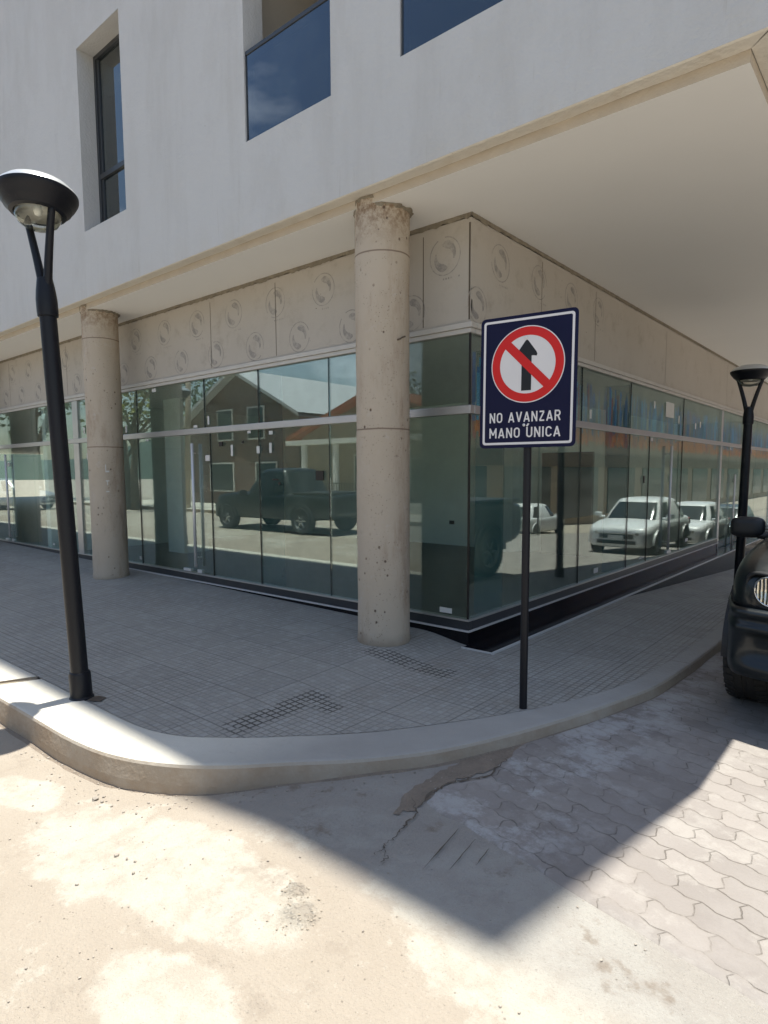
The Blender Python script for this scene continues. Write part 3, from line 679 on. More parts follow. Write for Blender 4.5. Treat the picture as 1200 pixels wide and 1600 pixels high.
# tall narrow window
def window(holes, mullion):
    for (a, b, c, d) in holes:
        y = YW+0.2; f = 0.05; zc = c+(d-c)*0.33
        bm = boxes((a, a+f, y, y+0.05, c, d), (b-f, b, y, y+0.05, c, d), (a+f, b-f, y, y+0.05, c, c+f), (a+f, b-f, y, y+0.05, d-f, d), (a+f, b-f, y+0.002, y+0.052, zc-0.03, zc+0.03), (a+f, a+f+0.05, y+0.015, y+0.05, c+f, d-f))
        wf = obj('window_frame', bm, 'dkalu', B, bevel=0.003)
        obj('window_pane', boxes((a+f, b-f, y+0.030, y+0.036, c+f, d-f)), 'wglass', wf)
        bm = bmesh.new(); box(bm, a, b, y+0.7, y+0.72, c-0.3, d+0.3)
        obj('curtain', bm, 'inwall', wf)
window(winH+extra[:1], True)
def balcony(a, b, c, d):
    bm = bmesh.new(); D = 1.3
    quad(bm, [(a-0.25, YW+0.22, c), (b+0.25, YW+0.22, c), (b+0.25, YW+D, c), (a-0.25, YW+D, c)]); quad(bm, [(a-0.25, YW+D, c), (b+0.25, YW+D, c), (b+0.25, YW+D, d+0.02), (a-0.25, YW+D, d+0.02)])
    quad(bm, [(a-0.25, YW+0.22, c), (a-0.25, YW+D, c), (a-0.25, YW+D, d+0.02), (a-0.25, YW+0.22, d+0.02)]); quad(bm, [(b+0.25, YW+0.22, c), (b+0.25, YW+D, c), (b+0.25, YW+D, d+0.02), (b+0.25, YW+0.22, d+0.02)])
    quad(bm, [(a-0.25, YW+0.22, d+0.02), (b+0.25, YW+0.22, d+0.02), (b+0.25, YW+D, d+0.02), (a-0.25, YW+D, d+0.02)])
    bl = obj('balcony', bm, 'infascia', B)
    obj('glass_balustrade', boxes((a+0.012, b-0.002, YW+0.020, YW+0.032, c+0.004, 5.365)), 'bglass', bl)
    obj('balustrade_rail', boxes((a+0.004, b-0.002, YW+0.012, YW+0.040, 5.365, 5.40), (a+0.002, a+0.016, YW+0.014, YW+0.038, c+0.002, 5.365)), 'dkalu', bl, bevel=0.003)
for h in balH+extra[1:]: balcony(*h)
for (a, b) in ((3.0, 5.0), (9, 11), (15, 17)):
    wf = obj('window_frame', boxes((XW-0.24, XW-0.2, a, a+0.05, 4.6, 6.7), (XW-0.24, XW-0.2, b-0.05, b, 4.6, 6.7), (XW-0.24, XW-0.2, a+0.05, b-0.05, 4.6, 4.65), (XW-0.24, XW-0.2, a+0.05, b-0.05, 6.65, 6.7)), 'dkalu', B)
    obj('window_pane', boxes((XW-0.225, XW-0.22, a+0.05, b-0.05, 4.65, 6.65)), 'darkglass', wf)
# columns
def column(x, y, lab=None):
    bm = bmesh.new(); rr = random.Random(int(abs(x)*10))
    prof = [(0.228, 0.0), (0.232, 0.03), (0.226, 0.09)]+[(0.224+0.0015*math.sin(k*2.1), 0.15+k*0.12) for k in range(1, 29)]+[(0.226, 3.69)]
    lathe(bm, [(r, z+sz(x, y)-0.02) for r, z in prof], 48, (x, y, 0))
    for v in bm.verts:
        a = math.atan2(v.co.y-y, v.co.x-x); v.co.x += 0.0016*math.sin(a*5+v.co.z*3); v.co.y += 0.0016*math.cos(a*4-v.co.z*4)
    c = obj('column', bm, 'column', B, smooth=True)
    if lab: c['label'] = lab
    return c
CX, CY = -0.575, -0.445
c1 = column(CX, CY); c1['label'] = 'pitted concrete column nearest the shop corner'
bm = bmesh.new(); tube(bm, [(CX+0.20, CY-0.02, 2.755), (CX+0.262, CY-0.03, 2.76)], 0.007, 8); tube(bm, [(CX+0.195, CY-0.06, 2.735), (CX+0.255, CY-0.075, 2.738)], 0.007, 8)
obj('rebar_stub', bm, 'crack', c1)
CX2 = -5.45
c2 = column(CX2, CY); c2['label'] = 'concrete column with chalk marks beside the street lamp'
for xx in (-10.7, -16.1, -21.5): column(xx, CY)
for cc, cx_ in ((c1, CX), (c2, CX2)):
    bm = bmesh.new(); rr = random.Random(int(abs(cx_)*100)); P0 = []; P1 = []
    for k in range(64):
        a = 2*math.pi*k/64; r1 = 0.226+rr.uniform(0.004, 0.022)*(1.6 if math.sin(a) > -0.3 else 0.6); zb = ZS-0.002 if math.sin(a)*0.23+CY > -0.655 else ZL-0.012
        P0.append(bm.verts.new((cx_+0.2235*math.cos(a), CY+0.2235*math.sin(a), zb-rr.uniform(0.01, 0.035)))); P1.append(bm.verts.new((cx_+r1*math.cos(a), CY+r1*math.sin(a), zb)))
    for k in range(64): bm.faces.new([P0[k], P0[(k+1) % 64], P1[(k+1) % 64], P1[k]])
    obj('mortar_collar', bm, 'mortar', cc)
# chalk marks on the second column
def colq(bm, cx, cy, r, a0, a1, z0, z1):
    quad(bm, [(cx+r*math.cos(a0), cy+r*math.sin(a0), z0), (cx+r*math.cos(a1), cy+r*math.sin(a1), z0), (cx+r*math.cos(a1), cy+r*math.sin(a1), z1), (cx+r*math.cos(a0), cy+r*math.sin(a0), z1)])
a_ = R(-30)
for (da, db, z0, z1) in [(0, .04, 1.70, 1.80), (0.04, .20, 1.70, 1.72), (0, .18, 1.58, 1.595), (.06, .10, 1.53, 1.58), (0, .16, 1.44, 1.455)]:
    bm = bmesh.new(); colq(bm, CX2, CY, 0.231, a_+da, a_+db, z0, z1); obj('chalk_mark', bm, 'sticker', c2)

# fascia boards with printed marks
def logo(bm, O, U, c, r, mi, rs):
    """ring with two comma shapes; O(u,z)->point 2 mm proud"""
    n = 40
    skip = rs.uniform(0, 6.28)
    for k in range(n):
        a0, a1 = 2*math.pi*k/n, 2*math.pi*(k+1)/n
        if (a0-skip) % 6.28 < 0.5: continue
        r0, r1 = r, r-0.009
        quad(bm, [O(c[0]+r0*math.cos(a0), c[1]+r0*math.sin(a0)), O(c[0]+r0*math.cos(a1), c[1]+r0*math.sin(a1)), O(c[0]+r1*math.cos(a1), c[1]+r1*math.sin(a1)), O(c[0]+r1*math.cos(a0), c[1]+r1*math.sin(a0))], mi)
    for s in (0, math.pi):
        pts = []
        for k in range(15):      # comma: head at 100 deg, tail sweeping clockwise to -20
            a = R(105-125*k/14)+s; wdt = (0.5-0.5*math.cos(math.pi*min(1, (k+1.2)/5)))*(1-k/14)**0.8*0.22*r+0.006
            q = 0.60*r
            pts.append((a, q, wdt))
        for (a, q, w1), (b, q2, w2) in zip(pts, pts[1:]):
            quad(bm, [O(c[0]+(q-w1)*math.cos(a), c[1]+(q-w1)*math.sin(a)), O(c[0]+(q+w1)*math.cos(a), c[1]+(q+w1)*math.sin(a)), O(c[0]+(q2+w2)*math.cos(b), c[1]+(q2+w2)*math.sin(b)), O(c[0]+(q2-w2)*math.cos(b), c[1]+(q2-w2)*math.sin(b))], mi)
    for k in range(7):
        if rs.random() < 0.3: continue
        x0 = c[0]-0.02+k*0.026; quad(bm, [O(x0, c[1]-r-0.035), O(x0+0.014, c[1]-r-0.035), O(x0+0.014, c[1]-r-0.02), O(x0, c[1]-r-0.02)], mi)
rs = random.Random(3)
bm = bmesh.new(); box(bm, LX, -0.0, 0.0, 0.08, 2.90, 3.738)
OL = lambda u, z: (u, -0.0012, z)
k = 0; x = -0.26
while x > -12:
    logo(bm, OL, None, (x, 3.485), 0.158, 1, rs)
    if 2.93+0.16 < 3.6: logo(bm, OL, None, (x-0.36, 3.075), 0.155, 1, rs)
    x -= 0.73
for x in (-0.49, -2.45, -3.63, -6.1, -7.53, -9.9): quad(bm, [OL(x, 2.93), OL(x+0.008, 2.93), OL(x+0.008, 3.69), OL(x, 3.69)], 2)
quad(bm, [OL(-0.022, 2.93), OL(-0.006, 2.93), OL(-0.006, 3.70), OL(-0.022, 3.70)], 2)
obj('fascia_board', bm, ['board', 'print', 'joint'], B)
bm = bmesh.new(); box(bm, -0.08, 0.0, 0.08, LY, 2.90, 3.738)
OR_ = lambda u, z: (0.0012, u, z)
y = 0.47; k = 0
while y < 3.0:
    logo(bm, OR_, None, (y, 3.485), 0.158, 1, rs)
    if y < 1: logo(bm, OR_, None, (y-0.37, 3.06), 0.15, 1, rs)
    y += 0.735
for y in (1.26, 2.59, 5.2, 9.0, 11.5): quad(bm, [OR_(y, 2.93), OR_(y+0.008, 2.93), OR_(y+0.008, 3.69), OR_(y, 3.69)], 2)
quad(bm, [OR_(0.003, 2.93), OR_(0.02, 2.93), OR_(0.02, 3.70), OR_(0.003, 3.70)], 0)
obj('fascia_board', bm, ['board', 'print', 'joint'], B)
# rough mortar line between board and soffit
bm = bmesh.new(); rs = random.Random(2)
def rough_strip(P, a, b, step, z0, z1):
    prev = None; t = a
    while t < b:
        j = rs.uniform(-0.012, 0.012); q = rs.uniform(0, 0.018)
        cur = [bm.verts.new(P(t, 0.006+q, z0+j)), bm.verts.new(P(t, 0.014+q*0.5, z1+0.001))]
        if prev: bm.faces.new([prev[0], prev[1], cur[1], cur[0]])
        prev = cur; t += step
rough_strip(lambda t, d, z: (-t, -d*0.4, z), 0, 14, 0.035, 3.737, 3.774); rough_strip(lambda t, d, z: (d*0.4, t, z), -0.01, 14, 0.04, 3.739, 3.774)
quad(bm, [(LX, 0.03, 3.70), (-0.03, 0.03, 3.70), (-0.03, 0.03, 3.776), (LX, 0.03, 3.776)]); quad(bm, [(-0.03, 0.03, 3.70), (-0.03, LY, 3.70), (-0.03, LY, 3.776), (-0.03, 0.03, 3.776)])
obj('mortar_line', bm, 'mortar', B)

# storefront: trims, transom, sills
SILL = 0.32
bm = bmesh.new()
box(bm, LX, 0.030, -0.034, 0.05, 2.862, 2.905); box(bm, -0.05, 0.034, 0.052, LY, 2.862, 2.905)
box(bm, LX, 0.016, -0.020, 0.05, 2.822, 2.860); box(bm, -0.05, 0.020, 0.052, LY, 2.822, 2.860)
obj('header_trim', bm, 'aluwhite', B, bevel=0.003)
bm = bmesh.new()
box(bm, LX, 0.014, -0.016, 0.05, 2.165, 2.235); box(bm, -0.05, 0.016, 0.052, LY, 2.165, 2.235)
obj('transom_rail', bm, 'alu', B, bevel=0.004)
bm = bmesh.new()
box(bm, LX, 0.010, -0.012, 0.05, SILL, 0.405); box(bm, -0.05, 0.012, 0.052, 8.75, SILL, 0.405); box(bm, -0.05, 0.012, 8.85, LY, -0.10, 0.0)
obj('sill_frame', bm, 'dkalu', B, bevel=0.003)
bm = bmesh.new()
box(bm, LX, 0.018, -0.022, 0.05, 0.398, 0.412); box(bm, -0.05, 0.022, 0.052, 8.75, 0.398, 0.412)
obj('sill_bead', bm, 'alu', B)
bm = bmesh.new()
box(bm, LX, 0.0, -0.010, 0.3, -0.3, SILL-0.012); box(bm, -0.3, 0.010, -0.012, 8.8, -0.7, SILL-0.010); box(bm, -0.3, 0.010, 8.802, LY, -3.0, -0.13)
obj('plinth', bm, 'granite', B)
bm = bmesh.new()
box(bm, LX, 0.024, -0.031, -0.012, SILL-0.014, SILL-0.001); box(bm, 0.012, 0.031, -0.028, 8.8, SILL-0.0135, SILL-0.0005)
obj('plinth_nosing', bm, 'nosing', B)
# long step along the right facade
bm = bmesh.new(); box(bm, 0.012, 0.30, -0.10, 22.0, -1.6, 0.195)
obj('granite_step', bm, 'granite', B)
bm = bmesh.new(); box(bm, 0.293, 0.309, -0.105, 22.0, 0.182, 0.200); box(bm, 0.0, 0.293, -0.108, -0.098, 0.184, 0.198)
obj('step_nosing', bm, 'nosing', B)
# glass panes
G0, G1 = 0.0, 0.010
rs = random.Random(9)
def paneL(a, b, z0, z1, name='glass_pane', par=B, mat='glass'):
    o = obj(name, boxes((a+0.004, b-0.004, G0+0.006, G1+0.006, z0, z1)), [mat], par); return o
def paneR(a, b, z0, z1, name='glass_pane', par=B, mat='glass'):
    return obj(name, boxes((-G1-0.006, -G0-0.006, a+0.004, b-0.004, z0, z1)), [mat], par)
jL = [-24, -22, -20.3, -18.4, -16.5, -14.6, -12.7, -11.3, -10.15, -9.05, -8.2, -7.40]
jL2 = [-7.22, -5.43, -3.72, -2.79, -1.67, -0.008]
def handle(bm, P, z0, z1, d):
    for s in (-1, 1):
        tube(bm, [P(0, s*d, z0), P(0, s*d, z1)], 0.019, 12)
        for zz in (z0+0.12, z1-0.12): tube(bm, [P(0, s*d, zz), P(0, s*0.008, zz)], 0.008, 8)
def doorL(a, b, hx):
    d = obj('door', boxes((a+0.004, b-0.004, G0+0.006, G1+0.006, 0.425, 2.155)), 'glass', B)
    bm = bmesh.new(); handle(bm, lambda u, q, z: (hx+u, 0.011+q, z), 0.50, 2.05, 0.055)
    obj('handle', bm, 'steel', d, smooth=True)
    for q in ((hx-0.35, hx-0.18, -0.006, 0.028, 0.418, 0.455), (b-0.09, b-0.005, -0.006, 0.028, 1.83, 1.90), (hx-0.03, hx+0.06, -0.006, 0.028, 0.418, 0.46)): obj('patch_fitting', boxes(q), 'steel', d, bevel=0.003)
for a, b in zip(jL, jL[1:]):
    if a == -11.3: doorL(a, b, -10.2+0.0); 
    else: paneL(a, b, 0.412, 2.165)
    paneL(a, b, 2.235, 2.822)
for a, b in zip(jL2, jL2[1:]):
    if a == -5.43: doorL(a, b, -4.03)
    else: paneL(a, b, 0.412, 2.165)
for a, b in zip([-7.22, -5.43, -3.82, -2.78, -1.67], [-5.43, -3.82, -2.78, -1.67, -0.008]): paneL(a, b, 2.235, 2.822)
obj('mullion', boxes((-7.40, -7.22, -0.010, 0.05, 0.407, 2.163), (-7.40, -7.22, -0.010, 0.05, 2.237, 2.820)), 'alu', B, bevel=0.004)
jR = [0.012, 2.30, 3.85, 4.65, 6.25, 8.72]
def doorR(a, b, hy, z0, z1, hz0, hz1):
    d = obj('door', boxes((-0.016, -0.006, a+0.004, b-0.004, z0, z1)), 'glass', B)
    bm = bmesh.new(); handle(bm, lambda u, q, z: (-0.011+q, hy+u, z), hz0, hz1, 0.055)
    obj('handle', bm, 'steel', d, smooth=True)
    for q in ((-0.028, 0.006, hy+0.1, hy+0.3, z0-0.004, z0+0.04), (-0.028, 0.006, a+0.01, a+0.09, z1-0.05, z1-0.005)): obj('patch_fitting', boxes(q), 'steel', d)
for a, b in zip(jR, jR[1:]):
    if a == 4.65: doorR(a, b, 5.5, 0.425, 2.155, 0.50, 2.06)
    else: paneR(a, b, 0.412, 2.165)
for a, b in zip([0.012, 2.3, 3.85, 6.25], [2.3, 3.85, 6.25, 8.72]): paneR(a, b, 2.235, 2.822)
obj('mullion', boxes((-0.05, 0.010, 8.72, 8.84, 0.0, 2.163), (-0.05, 0.010, 8.72, 8.84, 2.237, 2.820)), 'alu', B, bevel=0.004)
jr2 = [8.84, 9.5, 10.6, 12.2, 14, 16, 18, 20, 22]
for a, b in zip(jr2, jr2[1:]):
    if a == 9.5: doorR(a, b, 9.85, 0.0, 2.155, 0.02, 1.62)
    else: paneR(a, b, 0.0, 2.165)
    paneR(a, b, 2.235, 2.822)
# green glass edges at joints, fins, fittings, stickers
GJ = [(x-0.0035, x+0.0035, 0.004, 0.018, 0.413, 2.164) for x in (-5.43, -3.72, -2.79, -1.67)]+[(x-0.0035, x+0.0035, 0.004, 0.018, 2.236, 2.821) for x in (-5.43, -3.82, -2.78, -1.67)]
GJ += [(-0.018, -0.004, y-0.0035, y+0.0035, 0.413, 2.164) for y in (2.3, 3.85, 4.65, 6.25)]+[(-0.018, -0.004, y-0.0035, y+0.0035, 2.236, 2.821) for y in (2.3, 3.85, 6.25)]
GJ += [(-0.016, 0.0, 0.0, 0.014, 0.413, 2.164), (-0.016, 0.0, 0.0, 0.014, 2.236, 2.821)]
for q in GJ: obj('glass_joint', boxes(q), 'lock', B)
for (a, b, c, d) in ((-2.80, -2.785, 0.03, 0.36), ): obj('glass_fin', boxes((a, b, c, d, SILL, 2.8)), 'fin', B)
for (y0) in (0.62, 3.85): obj('glass_fin', boxes((-0.33, -0.03, y0, y0+0.015, SILL, 2.8)), 'fin', B)
for (x, z, w_, h_) in [(-3.52, 2.0, .07, .05), (-3.08, 2.02, .03, .03), (-1.86, 1.60, .11, .10), (-2.55, 1.60, .10, .015), (-2.45, 1.55, .03, .03)]: obj('lock_plate', boxes((x, x+w_, -0.008, 0.002, z, z+h_)), 'lock', B)
for (y, z, w_, h_) in [(5.62, 1.52, .05, .10), (4.4, 1.52, .05, .10), (9.98, 1.45, .06, .1)]: obj('lock_plate', boxes((-0.002, 0.008, y, y+w_, z, z+h_)), 'lock', B)
SL = [(-5.0, 2.76, .10, .045), (-5.75, 2.26, .05, .10), (-3.75, 2.27, .035, .10), (-4.05, 2.245, .08, .03), (-2.98, 2.13, .06, .03), (-2.6, 2.10, .06, .04), (-3.3, 1.88, .04, .13), (-2.6, 1.90, .04, .11), (-5.2, 2.12, .06, .025), (-0.30, 0.44, .13, .045), (-5.5, 0.47, .05, .04), (-2.82, 1.9, .05, .08), (-7.05, 2.3, .04, .1), (-6.98, 1.9, .04, .1), (-8.4, 0.47, .07, .03)]
for (x, z, w_, h_) in SL: obj('sticker', boxes((x, x+w_, 0.0, 0.004, z, z+h_)), 'sticker', B)
for (y, z, w_, h_) in [(2.5, 2.28, .06, .10), (4.75, 2.56, .06, .10), (5.3, 2.48, .40, .22), (5.95, 2.42, .06, .12), (6.9, 2.38, .07, .10), (7.2, 2.42, .07, .10), (2.75, 0.47, .13, .06), (6.6, 0.52, .15, .05), (4.35, 0.47, .2, .02)]: obj('sticker', boxes((-0.004, 0.0, y, y+w_, z, z+h_)), 'sticker', B)
# interior
bm = bmesh.new(); quad(bm, [(LX, 0.05, 0.30), (-0.05, 0.05, 0.30), (-0.05, LY, 0.30), (LX, LY, 0.30)]); obj('interior_floor', bm, 'infloor', B)
bm = bmesh.new(); quad(bm, [(LX, 0.08, 2.96), (-0.08, 0.08, 2.96), (-0.08, LY, 2.96), (LX, LY, 2.96)]); obj('interior_ceiling', bm, 'inceil', B)
bm = bmesh.new()
box(bm, -8.75, -2.2, 5.43, 5.6, 0.3, 2.96); box(bm, -8.75, -8.6, 0.06, 5.43, 0.3, 2.96); box(bm, -2.4, -2.2, 5.6, 14.0, 0.3, 2.96); box(bm, -5.0, 0, 14.0, 14.2, 0.3, 2.96)
box(bm, -7.25, -6.75, 1.5, 2.0, 0.3, 2.96); box(bm, -24, -8.75, 6.5, 6.7, 0.3, 2.96); box(bm, -13.2, -12.6, 2.4, 3.0, 0.3, 2.96)
box(bm, -3.1, -2.41, 5.15, 5.43, 0.3, 2.96)
obj('interior_wall', bm, 'inwall', B)
bm = bmesh.new(); box(bm, -1.98, -1.1, 5.36, 5.42, 0.3, 2.0); obj('interior_doorway', bm, 'lock', B)
bm = bmesh.new()
for (x, z) in ((-3.9, 0.7), (-5.6, 0.7), (-2.75, 0.65)): box(bm, x, x+0.11, 5.12 if x > -3.1 else 5.415, 5.428 if x < -3.1 else 5.148, z, z+0.07)
obj('wall_socket', bm, 'lock', B)

# ------------------------------------------------------------------ street lamps
def make_lamp(label, loc):
    t = thing('street_lamp', label, 'street lamp', loc, 0, 'black double arm street lamps along the kerb')
    bm = bmesh.new()
    lathe(bm, [(0.0, 0), (0.078, 0), (0.078, 0.012), (0.070, 0.02), (0.069, 0.17), (0.064, 0.185), (0.0555, 0.19), (0.053, 1.4), (0.050, 2.55), (0.0, 2.55)], 28)
    obj('pole', bm, 'black', t, smooth=True).modifiers.new('e', 'EDGE_SPLIT').split_angle = R(35)
    bm = bmesh.new(); lathe(bm, [(0.0, 2.50), (0.060, 2.50), (0.062, 2.53), (0.062, 2.60), (0.056, 2.66), (0.045, 2.73), (0.0, 2.75)], 24)
    obj('collar', bm, 'black', t, smooth=True).modifiers.new('e', 'EDGE_SPLIT').split_angle = R(35)
    for s in (-1, 1):
        bm = bmesh.new(); P = []
        for k in range(13):
            q = k/12; P.append((s*(0.018+0.125*q**1.25), 0, 2.62+0.53*q))
        tube(bm, P, [0.027-0.006*k/12 for k in range(13)], 12)
        obj('arm', bm, 'black', t, smooth=True)
    H = 0.0
    bm = bmesh.new()
    lathe(bm, [(0.128, -0.088), (0.138, -0.096), (0.160, -0.086), (0.162, -0.078), (0.190, -0.054), (0.192, -0.046), (0.212, -0.020), (0.226, 0.006), (0.231, 0.020), (0.231, 0.032), (0.226, 0.036)], 64, (0, 0, H))
    hd = obj('lamp_head', bm, 'black', t, smooth=True); hd.location = (0, 0, 3.20); hd.modifiers.new('e', 'EDGE_SPLIT').split_angle = R(50)
    bm = bmesh.new(); lathe(bm, [(0.226, 0.036), (0.218, 0.052), (0.185, 0.082), (0.12, 0.112), (0.05, 0.122), (0.001, 0.124)], 64, (0, 0, H)); obj('lamp_cap', bm, 'silvertop', hd, smooth=True)
    bm = bmesh.new(); lathe(bm, [(0.129, -0.090), (0.115, -0.04), (0.05, 0.0), (0.001, 0.004)], 40, (0, 0, H)); obj('reflector', bm, 'reflector', hd, smooth=True)
    bm = bmesh.new(); lathe(bm, [(0.130, -0.092), (0.129, -0.115), (0.110, -0.148), (0.07, -0.172), (0.001, -0.182)], 40, (0, 0, H)); obj('glass_bowl', bm, 'clear', hd, smooth=True)
    bm = bmesh.new(); lathe(bm, [(0.001, -0.10), (0.018, -0.095), (0.026, -0.07), (0.022, -0.045), (0.014, -0.03), (0.014, 0.0)], 20, (0, 0, H)); obj('bulb', bm, 'bulb', hd, smooth=True)
    return t
lampA = make_lamp('tall black street lamp with silver topped head on the left kerb corner', (-1.345, -2.70, 0.165))
lampA.rotation_euler = (R(1.7), R(-0.7), R(9))
lampB = dup(lampA, (1.20, 4.5, 0.05), 0, 'black street lamp on the right hand pavement behind the dark pickup'); lampB.rotation_euler = (0, R(0.5), 0); lampB.scale = (1, 1, 0.885)
lampC = dup(lampA, (-9.1, -2.95, 0.17), 0, 'street lamp further up the left street, seen mirrored in the shop glass'); lampC.rotation_euler = (0, 0, 0)
for k, yy in enumerate(()):
    l = dup(lampA, (0.9, yy, -0.05-0.062*(yy-6.5)), 0, 'street lamp down the right street, %s of the far pair' % ('nearer', 'farther')[k]); l.rotation_euler = (0, 0, 0)
for ch in lampA.children:
    if ch.name.startswith('lamp_head'): ch.rotation_euler = Matrix.Rotation(R(8), 3, Vector((-0.39, -0.92, 0))).to_euler(); ch.rotation_euler.rotate(Matrix.Rotation(R(5), 3, Vector((-0.65, 0.76, 0))))
bm = bmesh.new(); blob_pts = [(-1.27, -2.62), (-1.20, -2.60), (-1.16, -2.66), (-1.22, -2.70), (-1.30, -2.70)]
bm.faces.new([bm.verts.new((x, y, sz(x, y)+0.003)) for x, y in blob_pts]); tag(obj('soil_patch', bm, 'crack'), kind='structure')

# ------------------------------------------------------------------ the sign
S = thing('road_sign', 'navy no through traffic sign reading NO AVANZAR MANO UNICA on a black post', 'road sign', (1.042, -0.975, 0.172))
TH = 0.144
def rrect(w_, h_, r_, n=6):
    P = []
    for cx_, cy_, a0 in ((w_/2-r_, h_/2-r_, 0), (-w_/2+r_, h_/2-r_, 90), (-w_/2+r_, -h_/2+r_, 180), (w_/2-r_, -h_/2+r_, 270)):
        for k in range(n+1): a = R(a0+90*k/n); P.append((cx_+r_*math.cos(a), cy_+r_*math.sin(a)))
    return P
ZB = 1.651; Wd, Hd = 0.603, 0.797; zc = ZB+Hd/2
def SP(u, v, d):   # sign-plane point; d = distance proud of the panel's front
    ax = Vector((math.cos(TH), math.sin(TH), 0)); nn = Vector((math.sin(TH), -math.cos(TH), 0)); up = Vector((0, 0, 1))-nn*0.014*-1*-1
    return Vector((0, 0, zc))+ax*u+Vector((0, 0, 1))*v-nn*0.014*v+nn*(0.034+d)
def plate(name, P, d0, d1, mat, par, hole=None):
    bm = bmesh.new()
    if hole is None:
        f = bm.faces.new([bm.verts.new(SP(u, v, d1)) for u, v in P]); b = bm.faces.new([bm.verts.new(SP(u, v, d0)) for u, v in reversed(P)])
        n = len(P); fv = f.verts[:]; bv = b.verts[:][::-1]
        for k in range(n): bm.faces.new([fv[k], bv[k], bv[(k+1) % n], fv[(k+1) % n]])
    else:
        n = len(P)
        a = [bm.verts.new(SP(u, v, d1)) for u, v in P]; b = [bm.verts.new(SP(u, v, d1)) for u, v in hole]
        a2 = [bm.verts.new(SP(u, v, d0)) for u, v in P]; b2 = [bm.verts.new(SP(u, v, d0)) for u, v in hole]
        for k in range(n):
            j = (k+1) % n
            bm.faces.new([a[k], a[j], b[j], b[k]]); bm.faces.new([a[k], a2[k], a2[j], a[j]]); bm.faces.new([b[k], b[j], b2[j], b2[k]])
    return obj(name, bm, mat, par)
panel = plate('sign_panel', rrect(Wd, Hd, 0.03), -0.003, 0, 'navy', S)
plate('sign_border', rrect(Wd-0.040, Hd-0.040, 0.018), 0.0001, 0.0007, 'signwhite', panel, rrect(Wd-0.068, Hd-0.068, 0.010))
cv = 0.100; rad = 0.229
circ = lambda r, n=72: [(r*math.cos(2*math.pi*k/n), cv+r*math.sin(2*math.pi*k/n)) for k in range(n)]
plate('sign_disc', circ(rad), 0.0001, 0.0006, 'signwhite', panel)
plate('sign_ring', circ(rad-0.006), 0.0007, 0.0013, 'signred', panel, circ(rad-0.056))
ar = [(-0.031, -0.155), (0.031, -0.155), (0.031, 0.050), (0.042, 0.050), (0.062, 0.046), (0.066, 0.056), (0.060, 0.072), (0.008, 0.142), (0, 0.147), (-0.008, 0.142), (-0.060, 0.072), (-0.066, 0.056), (-0.062, 0.046), (-0.042, 0.050), (-0.031, 0.050)]
plate('sign_arrow', [(u-0.004, v+cv) for u, v in ar], 0.0007, 0.0013, 'signblack', panel)
sa = R(-45); sl_ = [(-0.185, -0.026), (0.185, -0.026), (0.185, 0.026), (-0.185, 0.026)]
plate('sign_slash', [(u*math.cos(sa)-v*math.sin(sa), cv+u*math.sin(sa)+v*math.cos(sa)) for u, v in sl_], 0.0014, 0.0020, 'signred', panel)
def arc(cx_, cy_, rx, ry, a0, a1, n=10): return [(cx_+rx*math.cos(R(a0+(a1-a0)*k/n)), cy_+ry*math.sin(R(a0+(a1-a0)*k/n))) for k in range(n+1)]
e_ = 0.075
GL = {'N': (.60, [[(e_, 0), (e_, 1)], [(e_, .96), (.60-e_, .04)], [(.60-e_, 0), (.60-e_, 1)]]),
 'O': (.60, [arc(.30, .70, .225, .225, 0, 180)+arc(.30, .30, .225, .225, 180, 360)+[(.525, .70)]]),
 'A': (.64, [[(.06, 0), (.32, .97)], [(.32, .97), (.58, 0)], [(.16, .27), (.48, .27)]]),
 'V': (.62, [[(.06, 1), (.31, .03)], [(.31, .03), (.56, 1)]]),
 'Z': (.56, [[(.05, .925), (.50, .925)], [(.47, .90), (.08, .10)], [(.04, .075), (.52, .075)]]),
 'R': (.60, [[(e_, 0), (e_, 1)], [(e_, .925), (.34, .925)]+arc(.34, .70, .17, .225, 90, -90)+[(e_, .475)], [(.33, .47), (.53, 0)]]),
 'M': (.74, [[(e_, 0), (e_, 1)], [(e_, .95), (.37, .30)], [(.37, .30), (.74-e_, .95)], [(.74-e_, 0), (.74-e_, 1)]]),
 'U': (.60, [[(e_, 1), (e_, .30)]+arc(.30, .30, .225, .225, 180, 360)+[(.525, 1)]]),
 'I': (.16, [[(.08, 0), (.08, 1)]]),
 'C': (.58, [arc(.30, .70, .225, .225, 10, 180)+arc(.30, .30, .225, .225, 180, 350)]), ' ': (.30, [])}
def lettering(txt, u0, u1, v0, hgt, name):
    adv = []; x = 0
    for ch in txt: adv.append(x); x += GL[ch][0]+0.16
    W_ = x-0.16; kx = (u1-u0)/W_; bm = bmesh.new(); q = 0; st = 0.072
    for ch, ax_ in zip(txt, adv):
        for line in GL[ch][1]:
            q += 1; dd = 0.0010+0.00004*(q % 5); prev = None
            for i, (x_, y_) in enumerate(line):
                a = line[max(i-1, 0)]; b = line[min(i+1, len(line)-1)]; dx, dy = b[0]-a[0], b[1]-a[1]; L_ = math.hypot(dx, dy); nx, ny = -dy/L_*st, dx/L_*st
                cur = [bm.verts.new(SP(u0+(ax_+x_+nx)*kx, v0+(y_+ny)*hgt, dd)), bm.verts.new(SP(u0+(ax_+x_-nx)*kx, v0+(y_-ny)*hgt, dd))]
                if prev: bm.faces.new([prev[0], prev[1], cur[1], cur[0]])
                prev = cur
    return obj(name, bm, 'signwhite', panel)
lettering('NO AVANZAR', -0.236, 0.212, -0.243, 0.062, 'lettering')
lettering('MANO UNICA', -0.236, 0.212, -0.337, 0.062, 'lettering')
